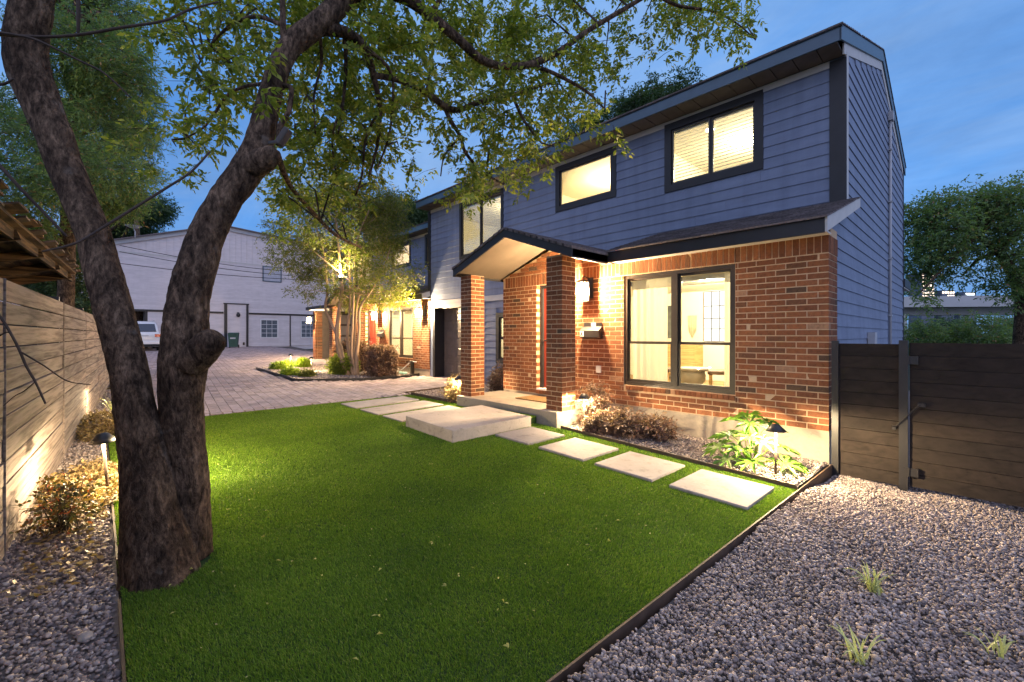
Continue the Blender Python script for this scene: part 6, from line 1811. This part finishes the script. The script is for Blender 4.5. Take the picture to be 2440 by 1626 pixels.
# ------------------------------------------------------------------ hose and hose post
hs = thing('garden_hose', 'coiled teal garden hose lying by the middle townhouse wall', 'hose', (-12.35, 1.30, gz(-12.3)))
pts = []
for i in range(150):
    u = i / 149; a = u * 2 * math.pi * 6; r = .30 + .07 * math.sin(a * .37) + .03 * math.sin(i)
    pts.append((-12.35 + r * math.cos(a) * 1.25, 1.15 + r * math.sin(a) * .75, gz(-12.3) + .03 + .012 * (i % 5)))
MB().tube(pts, .011, 6).build('coil', M['hose'], hs)
MB().tube([(-12.25, 1.0, .22), (-12.1, 1.2, .34), (-11.95, 1.36, .52), (-11.85, 1.42, .60), (-11.7, 1.45, .61), (-11.55, 1.42, .60)], .012, 6).build('lead', M['galv'], hs)
hp = thing('hose_post', 'short dark post holding the hose beside the middle townhouse', 'post', (-11.85, 1.45, gz(-11.85)))
MB().lathe([(.07, 0), (.065, .42), (.085, .43), (.085, .47), (.02, .48)], (-11.85, 1.45, gz(-11.85)), 12).build('barrel', M['black_metal'], hp)

# ------------------------------------------------------------------ pale building closing the driveway
far = thing('end_building', 'long pale lap-sided building closing the end of the driveway', 'building', (-36, 0, .6))
WX = -36.0; ZG = .60
gl, gr, gp = -13.0, 13.5, 0.2
def roofz(y): return 9.3 - abs(y - gp) * (.33 if y < gp else .08)
core = MB().prism([(-4.0, ZG - .3), (gr, ZG - .3), (gr, roofz(gr)), (gp, roofz(gp)), (-4.0 - 9, roofz(-13)), (-13, 3.1), (-4.0, 3.1)], WX - 12, WX - .02, 'x').build('wall', M['far_siding'], far)
sid = MB(); z = 3.16
def stripx(a, b, z0, z1):
    sid.hexa([(WX - .03, a, z0), (WX + .018, a, z0), (WX + .018, b, z0), (WX - .03, b, z0)], [(WX - .03, a, z1), (WX, a, z1), (WX, b, z1), (WX - .03, b, z1)])
while z < 6.75:
    for a, b in subtract(-13, gr, [(2.75, 4.2)] if 5.5 < z < 6.8 else []): stripx(a, b, z, z + .15)
    z += .15
z = .66
while z < 3.05:
    cuts = [(-20, -3.9), (.35, 1.85)]
    if 1.2 < z < 2.7: cuts += [(2.65, 3.9), (5.5, 6.7)]
    for a, b in subtract(-3.9, gr, cuts): stripx(a, b, z, z + .22)
    z += .22
o = sid.build('lap_siding', M['far_siding'], far); o['kind'] = 'stuff'
bt = MB(); y = -13.0
while y < gr:
    bt.box(WX - .02, WX + .015, y, y + .05, 6.80, roofz(y) - .25); y += .36
o = bt.build('battens', M['far_siding'], far); o['kind'] = 'stuff'
MB().box(WX - .01, WX + .03, -13, gr, 6.72, 6.80).build('band', M['trim_light'], far)
MB().box(WX, WX + .06, -13, .3, 3.02, 3.16).box(WX, WX + .06, 1.9, gr, 3.02, 3.14).build('belt', M['trim_dark'], far)
for a, b in ((gl, gp), (gr, gp)):
    MB().prism([(a, roofz(a)), (b, roofz(b)), (b, roofz(b) - .26), (a, roofz(a) - .26)] if a < b else [(b, roofz(b)), (a, roofz(a)), (a, roofz(a) - .26), (b, roofz(b) - .26)], WX + .02, WX + .10, 'x').build('rake_board', M['galv'], far)
MB().prism([(gl, roofz(gl)), (gp, roofz(gp)), (gr, roofz(gr)), (gr, roofz(gr) + .08), (gp, roofz(gp) + .08), (gl, roofz(gl) + .08)], WX - 12, WX + .25, 'x').build('roof', M['shingle'], far)
MB().box(WX, WX + .10, .34, .52, ZG, 3.75).box(WX, WX + .10, 1.72, 1.86, ZG, 3.75).box(WX, WX + .09, .30, 1.9, 3.72, 3.80).build('chimney_trim', M['trim_dark'], far)
MB().box(WX - .02, WX + .05, .52, 1.72, ZG - .1, 3.72).build('pilaster_panel', M['far_siding'], far)
MB().box(WX, WX + .05, 4.72, 4.80, ZG, 3.0).build('downpipe', M['trim_dark'], far)
MB().box(WX + .05, WX + .08, 1.50, 1.62, .75, .95).build('wall_vent', M['black_metal'], far)
def far_window(y0, y1, z0, z1, frame, cols, rows_):
    w = MB().box(WX, WX + .05, y0 - .07, y0, z0 - .07, z1 + .07).box(WX, WX + .05, y1, y1 + .07, z0 - .07, z1 + .07).box(WX, WX + .05, y0, y1, z0 - .07, z0).box(WX, WX + .05, y0, y1, z1, z1 + .07).build('window', M[frame], far)
    for c in range(cols):
        for r in range(rows_):
            a = y0 + (y1 - y0) * c / cols; b = y0 + (y1 - y0) * (c + 1) / cols; p = z0 + (z1 - z0) * r / rows_; q = z0 + (z1 - z0) * (r + 1) / rows_
            MB().box(WX + .018, WX + .024, a + .015, b - .015, p + .015, q - .015).build('pane', M['far_glass'], w)
    MB().box(WX + .0, WX + .016, y0, y1, z0, z1).build('muntins', M['frame_white'], w)
M['far_glass'] = simple('far_window_glass', (0.10, 0.12, 0.14), 0.25, .3, 4, 0, spec=.6)
far_window(2.72, 3.83, 1.31, 2.62, 'frame_white', 3, 4)
far_window(5.60, 6.62, 1.31, 2.62, 'frame_white', 3, 4)
far_window(8.6, 9.6, 1.31, 2.62, 'frame_white', 3, 4)
M['far_glass'] = simple('far_window_blind_glass', (0.34, 0.35, 0.40), 0.3, .15, 4, 0, spec=.5)
far_window(2.88, 4.06, 5.62, 6.66, 'fascia', 1, 2)
# garage bay on the left: posts, dark inside
MB().box(WX - 6, WX - .5, -13, -4.0, ZG - .1, ZG - .02).build('bay_floor', M['concrete'], far)
MB().box(WX - 6.1, WX - 6.0, -13, -4.0, ZG, 3.1).build('bay_back_wall', M['soffit'], far)
MB().box(WX - .3, WX, -4.05, -3.85, ZG, 3.05).box(WX - .3, WX, -9.0, -8.8, ZG, 3.05).build('bay_post', M['trim_dark'], far)
wl = thing('barn_light', 'tiny unlit wall lamp on the pilaster of the end building', 'lamp', (WX + .1, 1.2, 3.1))
MB().lathe([(.05, .12), (.10, .05), (.13, -.02), (.11, -.15), (.03, -.2)], (WX + .16, 1.2, 3.0), 10).build('shade', M['black_metal'], wl)
MB().box(WX + .05, WX + .10, 1.13, 1.27, 2.95, 3.15).build('back_plate', M['black_metal'], wl)
ds = thing('satellite_dish', 'small satellite dish on the roof edge of the end building', 'dish', tuple(at(322, 562, 27.5)))
c = at(318, 544, 27.5)
MB().lathe([(.02, 0), (.25, .04), (.42, .13), (.43, .14), (.25, .06), (.02, .02)], tuple(c), 16).build('reflector', M['galv'], ds)
MB().tube([at(322, 570, 27.5), at(322, 552, 27.5), c], .03, 6).build('mast', M['galv'], ds)
for i, (a, b, sag) in enumerate((((285, 585), (900, 655), 18), ((285, 600), (900, 668), 14), ((285, 628), (900, 672), 10))):
    pts = [at(a[0] + (b[0] - a[0]) * k / 14, a[1] + (b[1] - a[1]) * k / 14 + sag * math.sin(math.pi * k / 14), 26) for k in range(15)]
    o = MB().tube(pts, .018, 5).build('utility_cable', M['rubber']); tag(o, ('uppermost', 'middle', 'lowest')[i] + ' of three dark overhead cables before the end building', 'cable', 'overhead cables')

# wheelie bin
bn = thing('wheelie_bin', 'dark green wheelie bin against the end building', 'bin', (-34.4, .62, gz(-34.4)))
MB().hexa([(-.24, -.24, .06), (.24, -.24, .06), (.24, .24, .06), (-.24, .24, .06)], [(-.30, -.30, .98), (.30, -.30, .98), (.30, .30, .98), (-.30, .30, .98)]).build('body', M['plastic_green'], bn, .02, local=True)
MB().hexa([(-.33, -.32, .98), (.33, -.32, .98), (.33, .32, .98), (-.33, .32, .98)], [(-.30, -.28, 1.07), (.27, -.28, 1.04), (.27, .28, 1.04), (-.30, .28, 1.07)]).build('lid', M['plastic_green'], bn, .015, local=True)
for y in (-.27, .27): MB().tube([(-.22, y - .03, .11), (-.22, y + .03, .11)], .11, 14).build('wheel', M['rubber'], bn, local=True)
MB().tube([(-.36, -.2, 1.0), (-.36, .2, 1.0)], .018, 8).build('handle', M['plastic_green'], bn, local=True)
MB().box(.275, .29, -.16, .16, .62, .72).build('sticker', M['galv'], bn, local=True)
bn.rotation_euler = (0, 0, R(-20))

# parked estate car, tail towards the driveway
car = thing('parked_car', 'silver white estate car parked nose-in at the end building', 'car', (-32.0, -4.45, gz(-32)))
def loft(name, secs, mat, cap=True):
    mb = MB(); n = len(secs[0]); vs = []; fs = []
    for s in secs: vs += s
    for i in range(len(secs) - 1):
        for k in range(n):
            a, b = i * n + k, i * n + (k + 1) % n
            fs.append((a, a + n, b + n, b))
    if cap: fs += [tuple(range(n)), tuple(range(len(vs) - n, len(vs)))[::-1]]
    return mb.add(vs, fs, True).build(name, M[mat], car, 0.0, local=True)
def ring(x, hw, z0, z1, r=.12):
    return [(x, -hw + r, z0), (x, hw - r, z0), (x, hw, z0 + r), (x, hw, z1 - r), (x, hw - r, z1), (x, -hw + r, z1), (x, -hw, z1 - r), (x, -hw, z0 + r)]
loft('body', [ring(.02, .86, .40, 1.02), ring(-.05, .92, .28, 1.10), ring(-.6, .95, .24, 1.12), ring(-2.6, .95, .24, 1.08), ring(-4.0, .92, .26, 1.02), ring(-4.55, .82, .32, .88)], 'paint_car')
loft('cabin', [ring(-.10, .82, 1.05, 1.12, .05), ring(-.42, .76, 1.05, 1.66, .10), ring(-.9, .76, 1.05, 1.76, .12), ring(-2.2, .76, 1.05, 1.76, .12), ring(-2.7, .74, 1.05, 1.60, .10), ring(-3.3, .78, 1.03, 1.10, .03)], 'paint_car')
MB().hexa([(-.075, -.70, 1.13), (-.075, .70, 1.13), (-.115, .70, 1.13), (-.115, -.70, 1.13)], [(-.36, -.64, 1.60), (-.36, .64, 1.60), (-.41, .64, 1.60), (-.41, -.64, 1.60)]).build('rear_window', M['car_glass'], car, local=True)
for s in (-1, 1):
    MB().hexa([(-.55, s * .80, 1.12), (-2.9, s * .80, 1.12), (-2.9, s * .77, 1.12), (-.55, s * .77, 1.12)], [(-.75, s * .775, 1.62), (-2.55, s * .775, 1.62), (-2.55, s * .75, 1.62), (-.75, s * .75, 1.62)]).build('side_window', M['car_glass'], car, local=True)
    MB().box(-.10, .035, s * .76 - .14, s * .76 + .14, .82, 1.00).build('tail_light', M['tail'], car, .02, local=True)
    MB().tube([(-.7, s * .66, 1.80), (-2.2, s * .66, 1.80)], .02, 6).build('roof_rail', M['galv'], car, local=True)
    for x in (-.85, -3.6):
        w = MB().tube([(x, s * .78, .33), (x, s * .96, .33)], .33, 20).build('wheel', M['rubber'], car, local=True)
        MB().tube([(x, s * .955, .33), (x, s * .97, .33)], .20, 16).build('rim', M['galv'], w, local=True)
MB().box(-.08, .10, -.88, .88, .40, .58).build('bumper', M['paint_car'], car, .03, local=True)
MB().box(-.06, .08, -.84, .84, .27, .395).build('lower_bumper', M['rubber'], car, .02, local=True)
MB().box(.02, .045, -.26, .26, .72, .84).build('number_plate', M['white'], car, local=True)
MB().box(.02, .05, -.34, .34, .88, .92).build('chrome_strip', M['galv'], car, local=True)

# ------------------------------------------------------------------ neighbour's lean-to roof behind the fence
sh = thing('shed_roof', 'old timber shed eave with corrugated roof over the fence', 'shed', (-6.0, -7.6, 0.1))
N0, N1 = Vector((-3.2, -6.86, 2.47)), Vector((-8.6, -6.50, 2.44))
K0, K1 = Vector((-3.2, -7.95, 2.10)), Vector((-8.2, -7.55, 2.14))
def shed_pt(u, v, dz=0.0): return (N0.lerp(N1, u)).lerp(K0.lerp(K1, u), v) + Vector((0, 0, dz))
for k in range(9):                                     # planks of the underside
    v0, v1 = k / 9 - .02 + random.uniform(-.01, .01), (k + .93) / 9
    u1 = 1.0 - random.uniform(0, .05)
    MB().hexa([shed_pt(0, v0), shed_pt(u1, v0), shed_pt(u1, v1), shed_pt(0, v1)], [shed_pt(0, v0, .03), shed_pt(u1, v0, .03), shed_pt(u1, v1, .03), shed_pt(0, v1, .03)]).build('plank', M['shed_wood'], sh)
for k in range(26):                                    # ragged overlapping sheets on top
    u0 = k / 26; u1 = u0 + random.uniform(.034, .046); f = -random.uniform(.02, .12); z = .035 + .02 * (k % 3)
    MB().hexa([shed_pt(u0, f, z), shed_pt(u1, f, z), shed_pt(u1, 1.05, z), shed_pt(u0, 1.05, z)], [shed_pt(u0, f, z + .018), shed_pt(u1, f, z + .018), shed_pt(u1, 1.05, z + .018), shed_pt(u0, 1.05, z + .018)]).build('roof_sheet', M['shed_wood' if k % 3 else 'steel'], sh)
for k in range(5):
    u = .08 + k * .205
    MB().bar(shed_pt(u, .0, -.05), shed_pt(u + .02, 1.0, -.05), .05, .09).build('rafter', M['shed_wood'], sh)
MB().bar(shed_pt(0, .04, -.04), shed_pt(.99, .04, -.04), .035, .10).build('eave_board', M['shed_wood'], sh)
MB().bar(shed_pt(0, .55, -.11), shed_pt(.97, .55, -.11), .06, .08).build('beam', M['shed_wood'], sh)
MB().box(-8.1, -3.2, -8.3, -8.2, 0.0, 2.3).build('wall', M['shed_wood'], sh)
for x in (-3.6, -7.9): MB().box(x, x + .1, -7.5, -7.4, 0.0, 2.2).build('post', M['shed_wood'], sh)

# bare twig reaching in from the left, rooted in the verge outside the picture
bt = thing('bare_sapling', 'leafless dark twig reaching in before the weathered fence', 'sapling', (-.75, -6.62, .02))
dz = 1.75
limb('stem', [(-420, 1400, 1.5, 6), (-330, 1000, 1.6, 6), (-180, 640, 1.7, 5), (-60, 690, 1.75, 5), (0, 755, dz, 4.6), (40, 822, dz, 4.4), (62, 872, dz, 3.8), (85, 912, dz, 3.6), (108, 962, dz, 3)], 7, 5, .15, 'twig', bt)
limb('side_twig', [(48, 838, dz, 3), (105, 872, dz, 2.4), (160, 908, dz, 1.8), (216, 917, dz, 1.2)], 6, 5, .12, 'twig', bt)
limb('side_twig', [(84, 910, dz, 2.4), (58, 932, dz, 2), (34, 945, dz, 1.6), (8, 968, dz, 1)], 6, 5, .12, 'twig', bt)
limb('side_twig', [(0, 800, dz, 3), (20, 792, dz, 2.6), (36, 812, dz, 2)], 6, 4, .12, 'twig', bt)

# ------------------------------------------------------------------ far skyline: overpass and lit buildings
d = 120
ov = thing('overpass', 'pale concrete road overpass behind the shrub belt', 'bridge', tuple(at(2330, 745, d)))
a, b = at(2100, 722, d + 10), at(2650, 716, d - 10)
MB().bar(a, b, 6, 3.0).build('parapet', M['bridge'], ov)
a2, b2 = at(2100, 742, d + 14), at(2650, 738, d - 6)
MB().bar(a2, b2, 4, 2.6).build('girder', M['bridge'], ov)
for px in (2150, 2300, 2460):
    q = at(px, 750, d + 8); MB().tube([(q.x, q.y, -2), (q.x, q.y, q.z)], 1.0, 10).build('pier', M['bridge'], ov)
def tower(label, px0, px1, py0, d, cols, rws, p_lit, litmat='lit'):
    t = thing('distant_tower', label, 'building', tuple(at((px0 + px1) / 2, 790, d)), 0, 'lit towers on the horizon')
    a, b = at(px0, py0, d), at(px1, py0, d)
    u = (b - a); n_ = Vector((FWX, FWY, 0)) * 14
    lo = -2
    MB().hexa([Vector((a.x, a.y, lo)), Vector((b.x, b.y, lo)), Vector((b.x, b.y, lo)) + n_, Vector((a.x, a.y, lo)) + n_], [a, b, b + n_, a + n_]).build('wall', M['tower'], t)
    f = Vector((-FWX, -FWY, 0)) * .3
    for c in range(cols):
        for r in range(rws):
            if random.random() > p_lit: continue
            p = a + u * ((c + .15) / cols) - Vector((0, 0, 1.2 + 3.4 * r)) + f; q = a + u * ((c + .85) / cols) - Vector((0, 0, 1.2 + 3.4 * r)) + f
            MB().add([p, q, q - Vector((0, 0, 1.9)), p - Vector((0, 0, 1.9))], [(0, 1, 2, 3)]).build('window', M[litmat], t)
tower('taller distant tower with rows of lit windows behind the tree', 2196, 2226, 650, 420, 5, 12, .8)
tower('shorter distant tower with warm lit windows above the overpass', 2244, 2274, 692, 420, 5, 5, .75)
tower('distant block with one bright white lit front above the overpass', 2296, 2326, 696, 420, 1, 2, 1.0, 'lit_white')
